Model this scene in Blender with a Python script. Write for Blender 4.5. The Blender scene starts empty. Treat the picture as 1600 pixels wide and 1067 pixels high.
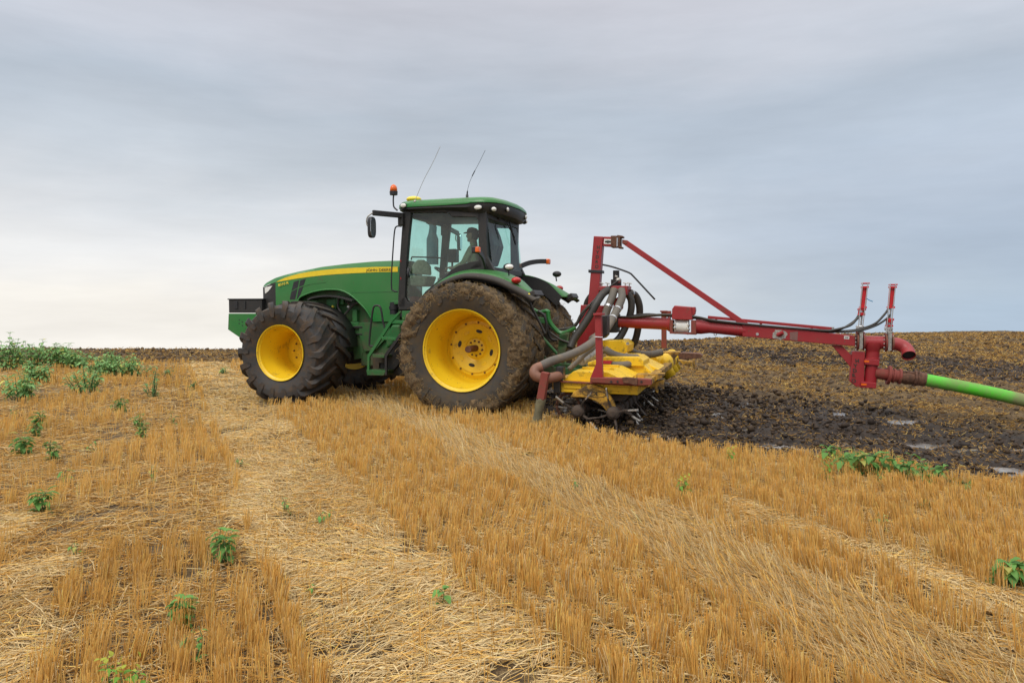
import bpy, math, random
import numpy as np
from mathutils import Vector, Matrix, Quaternion
random.seed(7)
rng = np.random.default_rng(7)
R_ = math.radians
scene = bpy.context.scene
COL = scene.collection

# ------------------------------------------------------------------ camera
CAMH = 1.60
FPX = 1100.0                     # focal length in pixels of a 1600 wide frame
PITCH = math.atan(53.5 / FPX)    # drone camera tilted slightly down
cam_data = bpy.data.cameras.new('camera')
cam_data.sensor_width = 36.0
cam_data.lens = 36.0 * FPX / 1600.0
cam_data.clip_start = 0.05
cam_data.clip_end = 3000
cam = bpy.data.objects.new('camera', cam_data)
cam.location = (0, 0, CAMH)
cam.rotation_euler = (math.pi / 2 - PITCH, 0, 0)
COL.objects.link(cam)
scene.camera = cam

# ------------------------------------------------------------------ world: overcast sky
SUN_EL, SUN_AZ = R_(52), R_(200)
world = bpy.data.worlds.new('World')
scene.world = world
world.use_nodes = True
wt = world.node_tree
wt.nodes.clear()
def WN(t, **kw):
    n = wt.nodes.new(t)
    for k, v in kw.items():
        setattr(n, k, v)
    return n
wl = wt.links.new
w_out = WN('ShaderNodeOutputWorld')
w_bg = WN('ShaderNodeBackground')
w_bg.inputs[1].default_value = 1.0
w_sky = WN('ShaderNodeTexSky', sky_type='NISHITA', sun_disc=False, sun_elevation=SUN_EL, sun_rotation=SUN_AZ)
w_tc = WN('ShaderNodeTexCoord')
w_sep = WN('ShaderNodeSeparateXYZ')
wl(w_tc.outputs['Generated'], w_sep.inputs[0])
# cloud sheet colour with elevation (brighter overhead, pale at the horizon)
w_ramp = WN('ShaderNodeValToRGB')
def lin(c):
    return tuple(((v / 255) / 12.92 if v / 255 <= 0.04045 else ((v / 255 + 0.055) / 1.055) ** 2.4) for v in c)
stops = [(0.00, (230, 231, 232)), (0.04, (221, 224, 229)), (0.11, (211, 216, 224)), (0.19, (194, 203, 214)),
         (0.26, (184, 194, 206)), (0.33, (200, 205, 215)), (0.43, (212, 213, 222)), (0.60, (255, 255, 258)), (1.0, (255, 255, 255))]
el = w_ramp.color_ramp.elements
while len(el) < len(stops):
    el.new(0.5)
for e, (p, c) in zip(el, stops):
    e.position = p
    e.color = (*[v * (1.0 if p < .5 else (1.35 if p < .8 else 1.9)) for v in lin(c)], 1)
# wavy distortion of elevation so the layers look like stratus streaks
w_map = WN('ShaderNodeMapping')
w_map.inputs['Scale'].default_value = (1.3, 1.3, 4.5)
w_map.inputs['Rotation'].default_value = (0.0, R_(5), 0.0)
wl(w_tc.outputs['Generated'], w_map.inputs[0])
w_n1 = WN('ShaderNodeTexNoise')
w_n1.inputs['Scale'].default_value = 1.6
w_n1.inputs['Detail'].default_value = 8
w_n1.inputs['Roughness'].default_value = 0.56
w_n1.inputs['Distortion'].default_value = 0.4
wl(w_map.outputs[0], w_n1.inputs[0])
w_m1 = WN('ShaderNodeMath', operation='MULTIPLY_ADD')
wl(w_n1.outputs[0], w_m1.inputs[0])
w_m1.inputs[1].default_value = 0.20
w_add = WN('ShaderNodeMath', operation='ADD')
w_m1.inputs[2].default_value = -0.10
wl(w_m1.outputs[0], w_add.inputs[0])
wl(w_sep.outputs['Z'], w_add.inputs[1])
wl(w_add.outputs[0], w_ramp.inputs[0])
# thin / thick streaks
w_map2 = WN('ShaderNodeMapping')
w_map2.inputs['Scale'].default_value = (1.0, 1.0, 6.0)
w_map2.inputs['Location'].default_value = (3.1, 0.7, 0.2)
w_map2.inputs['Rotation'].default_value = (0.0, R_(-3), 0.0)
wl(w_tc.outputs['Generated'], w_map2.inputs[0])
w_n2 = WN('ShaderNodeTexNoise')
w_n2.inputs['Scale'].default_value = 1.5
w_n2.inputs['Detail'].default_value = 9
w_n2.inputs['Roughness'].default_value = 0.6
wl(w_map2.outputs[0], w_n2.inputs[0])
w_r2 = WN('ShaderNodeMapRange')
w_r2.inputs['From Min'].default_value = 0.3
w_r2.inputs['From Max'].default_value = 0.7
w_r2.inputs['To Min'].default_value = 0.87
w_r2.inputs['To Max'].default_value = 1.11
wl(w_n2.outputs[0], w_r2.inputs[0])
w_mul = WN('ShaderNodeMix', data_type='RGBA', blend_type='MULTIPLY')
w_mul.inputs[0].default_value = 1
wl(w_ramp.outputs[0], w_mul.inputs[6])
wl(w_r2.outputs[0], w_mul.inputs[7])
# azimuth: the left part of the view is warmer and lighter low down, the right is bluer and darker
w_az = WN('ShaderNodeMapRange', interpolation_type='SMOOTHSTEP')
w_az.inputs['From Min'].default_value = -0.35
w_az.inputs['From Max'].default_value = 0.65
wl(w_sep.outputs['X'], w_az.inputs[0])
w_lowr = WN('ShaderNodeValToRGB')
le = w_lowr.color_ramp.elements
le[0].position = 0.0; le[0].color = (1, 1, 1, 1)
le[1].position = 0.30; le[1].color = (0, 0, 0, 1)
wl(w_sep.outputs['Z'], w_lowr.inputs[0])
w_tint = WN('ShaderNodeMix', data_type='RGBA', blend_type='MIX')
w_tint.inputs[6].default_value = (1.25, 1.19, 1.10, 1)
w_tint.inputs[7].default_value = (0.55, 0.68, 0.83, 1)
wl(w_az.outputs[0], w_tint.inputs[0])
w_mul2 = WN('ShaderNodeMix', data_type='RGBA', blend_type='MULTIPLY')
wl(w_lowr.outputs[0], w_mul2.inputs[0])
wl(w_mul.outputs[2], w_mul2.inputs[6])
wl(w_tint.outputs[2], w_mul2.inputs[7])
# thin cloud lets a little of the clear sky through
w_sk = WN('ShaderNodeMix', data_type='RGBA', blend_type='MULTIPLY')
w_sk.inputs[0].default_value = 1
wl(w_sky.outputs[0], w_sk.inputs[6])
w_sk.inputs[7].default_value = (0.08, 0.08, 0.08, 1)
w_fin = WN('ShaderNodeMix', data_type='RGBA', blend_type='MIX')
w_fin.inputs[0].default_value = 0.06
wl(w_mul2.outputs[2], w_fin.inputs[6])
wl(w_sk.outputs[2], w_fin.inputs[7])
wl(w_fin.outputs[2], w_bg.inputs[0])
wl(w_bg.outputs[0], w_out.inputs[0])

sun = bpy.data.lights.new('sun', 'SUN')
sun.energy = 1.4
sun.angle = R_(25)
sun.color = (1.0, 0.96, 0.9)
so = bpy.data.objects.new('sun', sun)
# light comes from behind the camera's left shoulder, high
so.rotation_euler = (R_(38), 0, R_(-30))
so.location = (0, 0, 20)
COL.objects.link(so)

scene.view_settings.view_transform = 'Standard'
scene.view_settings.look = 'None'
scene.view_settings.exposure = 0.05
scene.view_settings.gamma = 1
scene.view_settings.use_curve_mapping = False
scene.render.engine = 'CYCLES'
scene.cycles.max_bounces = 8
scene.cycles.transparent_max_bounces = 16

# ------------------------------------------------------------------ pixel <-> world survey helpers
_ca, _sa = math.cos(PITCH), math.sin(PITCH)
def ray(px, py):
    u, v = (px - 800) / FPX, (533.5 - py) / FPX
    return Vector((u, _ca + v * _sa, v * _ca - _sa))
def G(px, py, z=0.0):
    d = ray(px, py)
    t = (z - CAMH) / d.z
    return Vector((d.x * t, d.y * t, z))
YAW = R_(18)
TX, TY = -0.26, 11.94            # point on the ground under the rear axle
hv = Vector((-math.cos(YAW), math.sin(YAW), 0))
lv = Vector((-math.sin(YAW), -math.cos(YAW), 0))
def P(px, py, ly):
    """point seen at a photo position on the tractor's own vertical plane y = ly"""
    d = ray(px, py)
    o = Vector((0 - TX, 0 - TY, 0))
    t = (ly - o.dot(lv)) / d.dot(lv)
    w = o + d * t
    return Vector((w.dot(hv), ly, CAMH + d.z * t))
ZO = {1: (340, 380, 4.103), 2: (560, 220, 4.103), 3: (600, 400, 4.103), 4: (820, 360, 5.927), 5: (820, 520, 5.714),
      6: (1020, 420, 5.333), 7: (1260, 420, 4.447), 8: (600, 320, 6.667), 9: (400, 390, 6.667), 10: (480, 440, 6.667)}
def Z(k, x, y, ly):
    a, b, s = ZO[k]
    return P(a + x / s, b + y / s, ly)
def ZL(k, pts, ly):
    return [Z(k, x, y, ly) for x, y in pts]

# ------------------------------------------------------------------ materials
def _nt(name):
    m = bpy.data.materials.new(name)
    m.use_nodes = True
    nt = m.node_tree
    b = nt.nodes['Principled BSDF']
    return m, nt, b
def mix_rgb(nt, fac, a, b):
    n = nt.nodes.new('ShaderNodeMix')
    n.data_type = 'RGBA'
    for s, v in ((0, fac), (6, a), (7, b)):
        if isinstance(v, (tuple, float, int)):
            n.inputs[s].default_value = v if not isinstance(v, tuple) else (*v[:3], 1)
        else:
            nt.links.new(v, n.inputs[s])
    return n.outputs[2]
def noise(nt, scale, detail=4, rough=0.55, coord='Object', vec=None, dist=0.0):
    n = nt.nodes.new('ShaderNodeTexNoise')
    n.inputs['Scale'].default_value = scale
    n.inputs['Detail'].default_value = detail
    n.inputs['Roughness'].default_value = rough
    n.inputs['Distortion'].default_value = dist
    if vec is None:
        tc = nt.nodes.new('ShaderNodeTexCoord')
        vec = tc.outputs[coord]
    nt.links.new(vec, n.inputs['Vector'])
    return n.outputs[0]
def rng_node(nt, src, a, b, c=0.0, d=1.0):
    n = nt.nodes.new('ShaderNodeMapRange')
    n.inputs['From Min'].default_value = a
    n.inputs['From Max'].default_value = b
    n.inputs['To Min'].default_value = c
    n.inputs['To Max'].default_value = d
    nt.links.new(src, n.inputs[0])
    return n.outputs[0]
def bump(nt, b, h, strength=0.3, dist=0.01):
    n = nt.nodes.new('ShaderNodeBump')
    n.inputs['Strength'].default_value = strength
    n.inputs['Distance'].default_value = dist
    nt.links.new(h, n.inputs['Height'])
    nt.links.new(n.outputs[0], b.inputs['Normal'])
def paint(name, col, dirt=(0.10, 0.075, 0.045), amt=0.5, rough=0.35, scale=4.0, spots=True, metallic=0.0, edge=0.0, film=0.16):
    """painted metal with a soft dust film, mud patches and splatter spots"""
    m, nt, b = _nt(name)
    n1 = rng_node(nt, noise(nt, scale, 7, 0.68), 0.70 - 0.32 * amt, 0.92 - 0.32 * amt)
    n3 = rng_node(nt, noise(nt, 1.3, 3), 0.3, 0.75, film * 0.2, film)
    c = mix_rgb(nt, n3, tuple(v * 1.0 for v in col), (0.30, 0.25, 0.18))
    c = mix_rgb(nt, n1, c, dirt)
    r = rng_node(nt, n1, 0, 1, rough, 0.85)
    if spots:
        n2 = rng_node(nt, noise(nt, 38, 2, 0.5), 0.69, 0.72)
        c = mix_rgb(nt, n2, c, dirt)
    nt.links.new(c, b.inputs['Base Color'])
    nt.links.new(r, b.inputs['Roughness'])
    b.inputs['Metallic'].default_value = metallic
    b.inputs['Specular IOR Level'].default_value = 0.4
    bump(nt, b, n1, 0.25, 0.004)
    return m
def plain(name, col, rough=0.6, metallic=0.0, var=0.25, scale=12, bmp=0.0):
    m, nt, b = _nt(name)
    n = rng_node(nt, noise(nt, scale, 5, 0.6), 0.3, 0.7)
    c = mix_rgb(nt, n, tuple(v * (1 - var) for v in col), tuple(min(1, v * (1 + var)) for v in col))
    nt.links.new(c, b.inputs['Base Color'])
    b.inputs['Roughness'].default_value = rough
    b.inputs['Metallic'].default_value = metallic
    if bmp:
        bump(nt, b, n, bmp, 0.01)
    return m
M = {}
M['green'] = paint('green_paint', (0.006, 0.165, 0.024), amt=0.32, rough=0.30)
M['green_dirty'] = paint('green_paint_dirty', (0.008, 0.115, 0.022), amt=0.80, rough=0.5, scale=3)
M['green_frame'] = paint('green_frame_paint', (0.010, 0.150, 0.030), amt=0.45, rough=0.45, scale=5)
M['fender_green'] = paint('fender_green', (0.008, 0.150, 0.020), dirt=(0.20, 0.16, 0.10), amt=0.42, rough=0.4, scale=1.6)
M['yellow_rim'] = paint('wheel_yellow', (0.86, 0.57, 0.010), amt=0.34, rough=0.38, film=0.08, dirt=(0.20, 0.13, 0.05))
M['yellow'] = paint('implement_yellow', (0.82, 0.51, 0.008), amt=0.50, rough=0.45, scale=9, dirt=(0.09, 0.06, 0.03), film=0.1)
M['yellow_mud'] = paint('muddy_yellow', (0.62, 0.33, 0.02), amt=1.05, rough=0.7, scale=9, dirt=(0.09, 0.055, 0.025))
M['red'] = paint('implement_red', (0.300, 0.010, 0.018), amt=0.34, rough=0.42, scale=3, film=0.12)
M['red_rust'] = paint('rusty_red', (0.210, 0.028, 0.020), amt=0.7, rough=0.7, scale=6, dirt=(0.13, 0.075, 0.04))
M['red_bright'] = paint('cylinder_red', (0.52, 0.010, 0.018), amt=0.1, rough=0.3, scale=3, film=0.05)
M['rust'] = plain('rusty_steel', (0.13, 0.06, 0.035), 0.8, 0.2, 0.5, 20, 0.3)
M['steel'] = plain('bright_steel', (0.55, 0.55, 0.55), 0.35, 0.9, 0.2)
M['worn_steel'] = plain('worn_steel', (0.40, 0.38, 0.34), 0.5, 0.6, 0.4, 30)
M['black'] = plain('black_plastic', (0.018, 0.018, 0.020), 0.5, 0, 0.3)
M['black_dusty'] = paint('dusty_black', (0.016, 0.016, 0.017), dirt=(0.085, 0.07, 0.055), amt=0.30, rough=0.5, scale=3, film=0.07)
M['flare'] = paint('dusty_fender_rubber', (0.035, 0.032, 0.030), dirt=(0.13, 0.105, 0.08), amt=0.45, rough=0.7, scale=2.5, film=0.14)
M['rubber'] = paint('tyre_rubber', (0.022, 0.022, 0.024), dirt=(0.085, 0.055, 0.032), amt=0.80, rough=0.6, scale=7, film=0.10)
M['rubber_mud'] = paint('muddy_tyre_rubber', (0.028, 0.026, 0.024), dirt=(0.080, 0.057, 0.032), amt=1.0, rough=0.8, scale=7, film=0.14)
M['hose'] = paint('grey_hose', (0.105, 0.095, 0.082), dirt=(0.20, 0.15, 0.10), amt=0.6, rough=0.75, scale=6, film=0.3)
M['hose_dark'] = paint('dark_hose', (0.020, 0.020, 0.020), dirt=(0.10, 0.075, 0.05), amt=0.3, rough=0.5, scale=5, film=0.15)
M['lens'] = plain('clear_lens', (0.75, 0.74, 0.68), 0.12, 0, 0.1, 60)
M['orange'] = plain('orange_lens', (0.75, 0.13, 0.01), 0.2, 0, 0.1)
M['redlens'] = plain('red_lens', (0.45, 0.015, 0.01), 0.25, 0, 0.1)
M['white'] = plain('white_plastic', (0.70, 0.70, 0.66), 0.45, 0, 0.12)
M['stripe'] = plain('yellow_stripe', (0.84, 0.60, 0.02), 0.35, 0, 0.06)
M['decal_dark'] = plain('dark_decal', (0.025, 0.03, 0.02), 0.6, 0, 0.3)
M['decal_yellow'] = plain('yellow_decal', (0.85, 0.66, 0.06), 0.5, 0, 0.1)
M['seat'] = plain('seat_fabric', (0.42, 0.36, 0.26), 0.9, 0, 0.25, 20)
M['interior'] = plain('cab_trim', (0.50, 0.47, 0.40), 0.8, 0, 0.2)
M['skin'] = plain('skin', (0.42, 0.25, 0.18), 0.55, 0, 0.08)
M['jacket'] = plain('work_jacket', (0.46, 0.42, 0.26), 0.9, 0, 0.25)
M['trousers'] = plain('dark_trousers', (0.03, 0.035, 0.05), 0.9, 0, 0.2)
M['cap'] = plain('cap_cloth', (0.05, 0.05, 0.05), 0.9, 0, 0.2)
M['bucket'] = plain('bucket_plastic', (0.25, 0.04, 0.02), 0.5, 0, 0.2)
M['mirror'] = plain('mirror_glass', (0.72, 0.76, 0.78), 0.08, 1.0, 0.03)
M['hosegreen'] = paint('lime_hose', (0.075, 0.52, 0.018), dirt=(0.20, 0.23, 0.09), amt=1.0, rough=0.5, scale=2.2, film=0.10)
def glass_mat(name, tint, gloss=1.0):
    m = bpy.data.materials.new(name)
    m.use_nodes = True
    nt = m.node_tree
    nt.nodes.clear()
    o = nt.nodes.new('ShaderNodeOutputMaterial')
    t = nt.nodes.new('ShaderNodeBsdfTransparent')
    t.inputs[0].default_value = (*tint, 1)
    g = nt.nodes.new('ShaderNodeBsdfGlossy')
    g.inputs['Roughness'].default_value = 0.03
    g.inputs[0].default_value = (0.9, 0.93, 0.93, 1)
    d = nt.nodes.new('ShaderNodeBsdfDiffuse')
    d.inputs[0].default_value = (0.42, 0.40, 0.34, 1)
    lw = nt.nodes.new('ShaderNodeFresnel')
    lw.inputs[0].default_value = 1.5
    mx = nt.nodes.new('ShaderNodeMixShader')
    m0 = nt.nodes.new('ShaderNodeMixShader')
    dn = rng_node(nt, noise(nt, 3, 4), 0.35, 0.75, 0.05, 0.16)   # dust film on the pane
    nt.links.new(dn, m0.inputs[0])
    nt.links.new(t.outputs[0], m0.inputs[1])
    nt.links.new(d.outputs[0], m0.inputs[2])
    ml = nt.nodes.new('ShaderNodeMath'); ml.operation = 'MULTIPLY'
    ml.inputs[1].default_value = gloss
    nt.links.new(lw.outputs[0], ml.inputs[0])
    nt.links.new(ml.outputs[0], mx.inputs[0])
    nt.links.new(m0.outputs[0], mx.inputs[1])
    nt.links.new(g.outputs[0], mx.inputs[2])
    nt.links.new(mx.outputs[0], o.inputs[0])
    return m
M['glass'] = glass_mat('tinted_cab_glass', (0.70, 0.96, 0.885), 1.0)
M['glass_front'] = glass_mat('curved_front_glass', (0.72, 0.96, 0.90), 0.12)
M['glass_rear'] = glass_mat('rear_window_glass', (0.70, 0.96, 0.89), 0.5)
def mud_mat():
    m, nt, b = _nt('caked_mud_and_straw')
    n = rng_node(nt, noise(nt, 16, 6, 0.7), 0.35, 0.68)
    c = mix_rgb(nt, n, (0.030, 0.019, 0.010), (0.200, 0.130, 0.060))
    n2 = rng_node(nt, noise(nt, 55, 3, 0.6), 0.60, 0.68)
    c = mix_rgb(nt, n2, c, (0.30, 0.21, 0.09))
    nt.links.new(c, b.inputs['Base Color'])
    b.inputs['Roughness'].default_value = 0.9
    bump(nt, b, noise(nt, 40, 5, 0.7), 0.8, 0.02)
    return m
M['mud'] = mud_mat()
M['straw_plain'] = plain('dirty_straw', (0.26, 0.17, 0.065), 0.8, 0, 0.45, 9)
M['rotor_mud'] = plain('muddy_iron', (.060, .042, .030), .85, .0, .6, 9, .4)
def attr_mat(name, attr='col', rough=0.7, trans=0.0, var=0.0):
    m, nt, b = _nt(name)
    a = nt.nodes.new('ShaderNodeAttribute')
    a.attribute_name = attr
    c = a.outputs['Color']
    if var:
        c = mix_rgb(nt, rng_node(nt, noise(nt, 3, 4), 0.35, 0.7, 0, var), c, (0.10, 0.06, 0.025))
    nt.links.new(c, b.inputs['Base Color'])
    b.inputs['Roughness'].default_value = rough
    b.inputs['Specular IOR Level'].default_value = 0.25
    if trans:
        out = nt.nodes['Material Output']
        t = nt.nodes.new('ShaderNodeBsdfTranslucent')
        nt.links.new(c, t.inputs[0])
        mx = nt.nodes.new('ShaderNodeMixShader')
        mx.inputs[0].default_value = trans
        nt.links.new(b.outputs[0], mx.inputs[1])
        nt.links.new(t.outputs[0], mx.inputs[2])
        nt.links.new(mx.outputs[0], out.inputs[0])
    return m
M['straw'] = attr_mat('straw', rough=0.6, trans=0.22)
M['leaf'] = attr_mat('weed_leaf', rough=0.6, trans=0.35)
M['soilattr'] = attr_mat('soil_clods', rough=0.72)

# ------------------------------------------------------------------ mesh helpers
ABS = {}
def tag(o, label=None, cat=None, group=None, kind=None):
    if label: o['label'] = label
    if cat: o['category'] = cat
    if group: o['group'] = group
    if kind: o['kind'] = kind
    return o
def empty(name, loc=(0, 0, 0), rz=0.0):
    o = bpy.data.objects.new(name, None)
    o.empty_display_size = 0.3
    o.location = loc
    o.rotation_euler = (0, 0, rz)
    COL.objects.link(o)
    ABS[o.name] = Vector((0, 0, 0))
    return o
class MB:
    def __init__(s):
        s.v, s.f = [], []
    def add(s, vs, fs):
        b = len(s.v)
        s.v += [tuple(v) for v in vs]
        s.f += [tuple(i + b for i in f) for f in fs]
        return s
    def box(s, c, size, rot=None):
        hx, hy, hz = [k / 2 for k in size]
        vs = [Vector((x, y, z)) for x in (-hx, hx) for y in (-hy, hy) for z in (-hz, hz)]
        if rot is not None:
            vs = [rot @ v for v in vs]
        c = Vector(c)
        return s.add([v + c for v in vs], [(0, 1, 3, 2), (4, 6, 7, 5), (0, 4, 5, 1), (2, 3, 7, 6), (0, 2, 6, 4), (1, 5, 7, 3)])
    def extr(s, poly, vec):
        n = len(poly)
        vec = Vector(vec)
        a = [Vector(p) for p in poly]
        return s.add(a + [p + vec for p in a], [tuple(range(n))[::-1], tuple(range(n, 2 * n))] +
                     [(i, (i + 1) % n, n + (i + 1) % n, n + i) for i in range(n)])
    def slab(s, poly, y0, y1):
        """outline in the xz plane given thickness from y0 to y1"""
        return s.extr([(p[0], y0, p[2]) for p in poly], (0, y1 - y0, 0))
    def tube(s, path, r, n=10, caps=True):
        path = [Vector(p) for p in path]
        rs = r if isinstance(r, (list, tuple)) else [r] * len(path)
        up = None
        rings = []
        for i, p in enumerate(path):
            t = (path[min(i + 1, len(path) - 1)] - path[max(i - 1, 0)]).normalized()
            if up is None:
                up = t.orthogonal().normalized()
            up = (up - t * up.dot(t))
            up = up.normalized() if up.length > 1e-6 else t.orthogonal().normalized()
            w = t.cross(up)
            rings.append([p + (up * math.cos(a) + w * math.sin(a)) * rs[i] for a in [2 * math.pi * k / n for k in range(n)]])
        vs = [v for g in rings for v in g]
        fs = [(i * n + k, i * n + (k + 1) % n, (i + 1) * n + (k + 1) % n, (i + 1) * n + k) for i in range(len(path) - 1) for k in range(n)]
        if caps:
            fs += [tuple(range(n))[::-1], tuple(range((len(path) - 1) * n, len(path) * n))]
        return s.add(vs, fs)
    def lathe(s, prof, c=(0, 0, 0), n=48, closed=False):
        """profile of (radius, y) turned round the y axis through c"""
        c = Vector(c)
        m = len(prof)
        vs = []
        for k in range(n):
            a = 2 * math.pi * k / n
            for r, y in prof:
                vs.append(c + Vector((r * math.cos(a), y, r * math.sin(a))))
        fs = []
        mm = m if closed else m - 1
        for k in range(n):
            k2 = (k + 1) % n
            for i in range(mm):
                j = (i + 1) % m
                fs.append((k * m + i, k * m + j, k2 * m + j, k2 * m + i))
        return s.add(vs, fs)
    def ball(s, c, r, n=12, m=8):
        c = Vector(c)
        r = Vector(r) if isinstance(r, (tuple, list, Vector)) else Vector((r, r, r))
        vs = [c + Vector((0, 0, r.z))]
        for i in range(1, m):
            p = math.pi * i / m
            for k in range(n):
                a = 2 * math.pi * k / n
                vs.append(c + Vector((r.x * math.sin(p) * math.cos(a), r.y * math.sin(p) * math.sin(a), r.z * math.cos(p))))
        vs.append(c - Vector((0, 0, r.z)))
        fs = [(0, 1 + k, 1 + (k + 1) % n) for k in range(n)]
        for i in range(m - 2):
            for k in range(n):
                a, b = 1 + i * n, 1 + (i + 1) * n
                fs.append((a + k, b + k, b + (k + 1) % n, a + (k + 1) % n))
        L = len(vs) - 1
        b = 1 + (m - 2) * n
        fs += [(L, b + (k + 1) % n, b + k) for k in range(n)]
        return s.add(vs, fs)
    def bar(s, a, b, w, h=None, up=(0, 0, 1)):
        """square section bar from a to b: w across, h along up"""
        h = h or w
        a, b = Vector(a), Vector(b)
        t = (b - a).normalized()
        up = Vector(up)
        side = t.cross(up).normalized()
        u = side.cross(t).normalized()
        q = [side * w / 2 + u * h / 2, side * -w / 2 + u * h / 2, side * -w / 2 - u * h / 2, side * w / 2 - u * h / 2]
        return s.add([a + k for k in q] + [b + k for k in q], [(0, 1, 2, 3), (7, 6, 5, 4), (0, 4, 5, 1), (1, 5, 6, 2), (2, 6, 7, 3), (3, 7, 4, 0)])
    def build(s, name, mat, parent=None, loc=(0, 0, 0), bevel=0.0, smooth=False, subsurf=0, origin=None):
        """origin: coordinates in which the vertices were written are relative to the thing; loc: own pivot"""
        me = bpy.data.meshes.new(name)
        off = Vector(origin) if origin is not None else Vector((0, 0, 0))
        loc = Vector(loc)
        me.from_pydata([tuple(Vector(v) - off) for v in s.v], [], s.f)
        me.update()
        import bmesh as _bm
        bm = _bm.new(); bm.from_mesh(me)
        _bm.ops.recalc_face_normals(bm, faces=bm.faces)
        bm.to_mesh(me); bm.free()
        if smooth:
            me.polygons.foreach_set('use_smooth', [True] * len(me.polygons))
            if smooth != 'all':
                try:
                    me.set_sharp_from_angle(angle=R_(38))
                except Exception:
                    pass
        o = bpy.data.objects.new(name, me)
        if isinstance(mat, (list, tuple)):
            for k in mat: me.materials.append(k)
        else:
            me.materials.append(mat)
        o.location = loc
        COL.objects.link(o)
        if parent is not None:
            o.parent = parent
        if bevel:
            bv = o.modifiers.new('bevel', 'BEVEL')
            bv.width = bevel
            bv.segments = 2
            bv.limit_method = 'ANGLE'
            bv.angle_limit = R_(40)
        if subsurf:
            ss = o.modifiers.new('subsurf', 'SUBSURF')
            ss.levels = ss.render_levels = subsurf
        return o
def spl(pts, n=6):
    """smooth Catmull-Rom path through points"""
    p = [Vector(q) for q in pts]
    out = []
    for i in range(len(p) - 1):
        a, b, c, d = p[max(i - 1, 0)], p[i], p[i + 1], p[min(i + 2, len(p) - 1)]
        for k in range(n):
            t = k / n
            out.append(0.5 * ((2 * b) + (c - a) * t + (2 * a - 5 * b + 4 * c - d) * t * t + (3 * b - a - 3 * c + d) * t ** 3))
    out.append(p[-1])
    return out
def interp(pts, x):
    pts = sorted(pts)
    return float(np.interp(x, [p[0] for p in pts], [p[1] for p in pts]))
def text_part(name, body, size, pos, xdir, ydir, mat, parent, extrude=0.002, spacing=1.0, sx=1.0, bold=0.0):
    cu = bpy.data.curves.new(name, 'FONT')
    cu.body = body
    cu.size = size
    cu.extrude = extrude
    cu.offset = bold
    cu.space_character = spacing
    cu.align_x = 'LEFT'
    tmp = bpy.data.objects.new('tmp', cu)
    COL.objects.link(tmp)
    dg = bpy.context.evaluated_depsgraph_get()
    dg.update()
    me = bpy.data.meshes.new_from_object(tmp.evaluated_get(dg))
    bpy.data.objects.remove(tmp)
    X, Y = Vector(xdir).normalized(), Vector(ydir).normalized()
    Zv = X.cross(Y)
    pos = Vector(pos)
    for v in me.vertices:
        c = v.co
        v.co = pos + X * c.x * sx + Y * c.y + Zv * c.z
    me.name = name
    me.materials.clear()
    me.materials.append(mat)
    o = bpy.data.objects.new(name, me)
    COL.objects.link(o)
    o.parent = parent
    return o
# ================================================================== TRACTOR
tractor = empty('tractor', (TX, TY, 0), math.atan2(hv.y, hv.x))
tag(tractor, 'green tractor with yellow wheels, closed cab and an orange roof beacon', 'tractor')

# ---- wheels
def tyre_mb(R, W, rr, nl, base, sweep, wob=0.0, seed=1):
    rnd = random.Random(seed)
    mb = MB()
    h = W / 2
    prof = [(rr - .01, -(h - .07)), (rr + .05, -(h - .035)), ((rr * .55 + R * .45), -(h + .005)), (R - .20, -(h + .008)), (R - .12, -(h - .0)), (base - .022, -(h - .035)), (base, -(h - .11)),
            (base + .015, -h * .4), (base + .02, 0), (base + .015, h * .4), (base, h - .11), (base - .022, h - .035), (R - .12, h - .0), (R - .20, h + .008),
            ((rr * .55 + R * .45), h + .005), (rr + .05, h - .035), (rr - .01, h - .07)]
    mb.lathe(prof, n=96)
    for side in (1, -1):
        for k in range(nl):
            th0 = 2 * math.pi * (k + (0.5 if side < 0 else 0)) / nl
            secs = []
            js = rnd.uniform(-.01, .01)
            #       t   y        r_top   r_base  halfwidth
            st = [(-.16, h + .012, R - .235, R - .26, .026), (-.09, h + .020, R - .13, R - .20, .046), (-.03, h + .004, R - .045, R - .15, .052), (.03, h - .035, R - .008, R - .12, .052), (.2, h * .78, R, base - .01, .047),
                  (.45, h * .5, R, base - .01, .042), (.75, h * .2, R, base - .01, .040), (1, -h * .04, R - .005, base - .01, .040)]
            for t, y, rt, rb, hw in st:
                a = th0 + js - sweep * (max(t, 0) ** .8) + (0.02 if t < 0 else 0)
                secs.append((a, y * side, rt, rb, hw))
            vs = []
            for i, (a, y, rt, rb, hw) in enumerate(secs):
                for (da, r) in ((-(hw + .014) / R, rb), (-hw / R, rt), (hw / R, rt), ((hw + .014) / R, rb)):
                    vs.append((r * math.cos(a + da), y, r * math.sin(a + da)))
            fs = []
            n = len(secs)
            for i in range(n - 1):
                for q in range(3):
                    fs.append((i * 4 + q, i * 4 + q + 1, (i + 1) * 4 + q + 1, (i + 1) * 4 + q))
            fs += [(0, 1, 2, 3), ((n - 1) * 4 + 3, (n - 1) * 4 + 2, (n - 1) * 4 + 1, (n - 1) * 4)]
            mb.add(vs, fs)
    return mb
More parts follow.
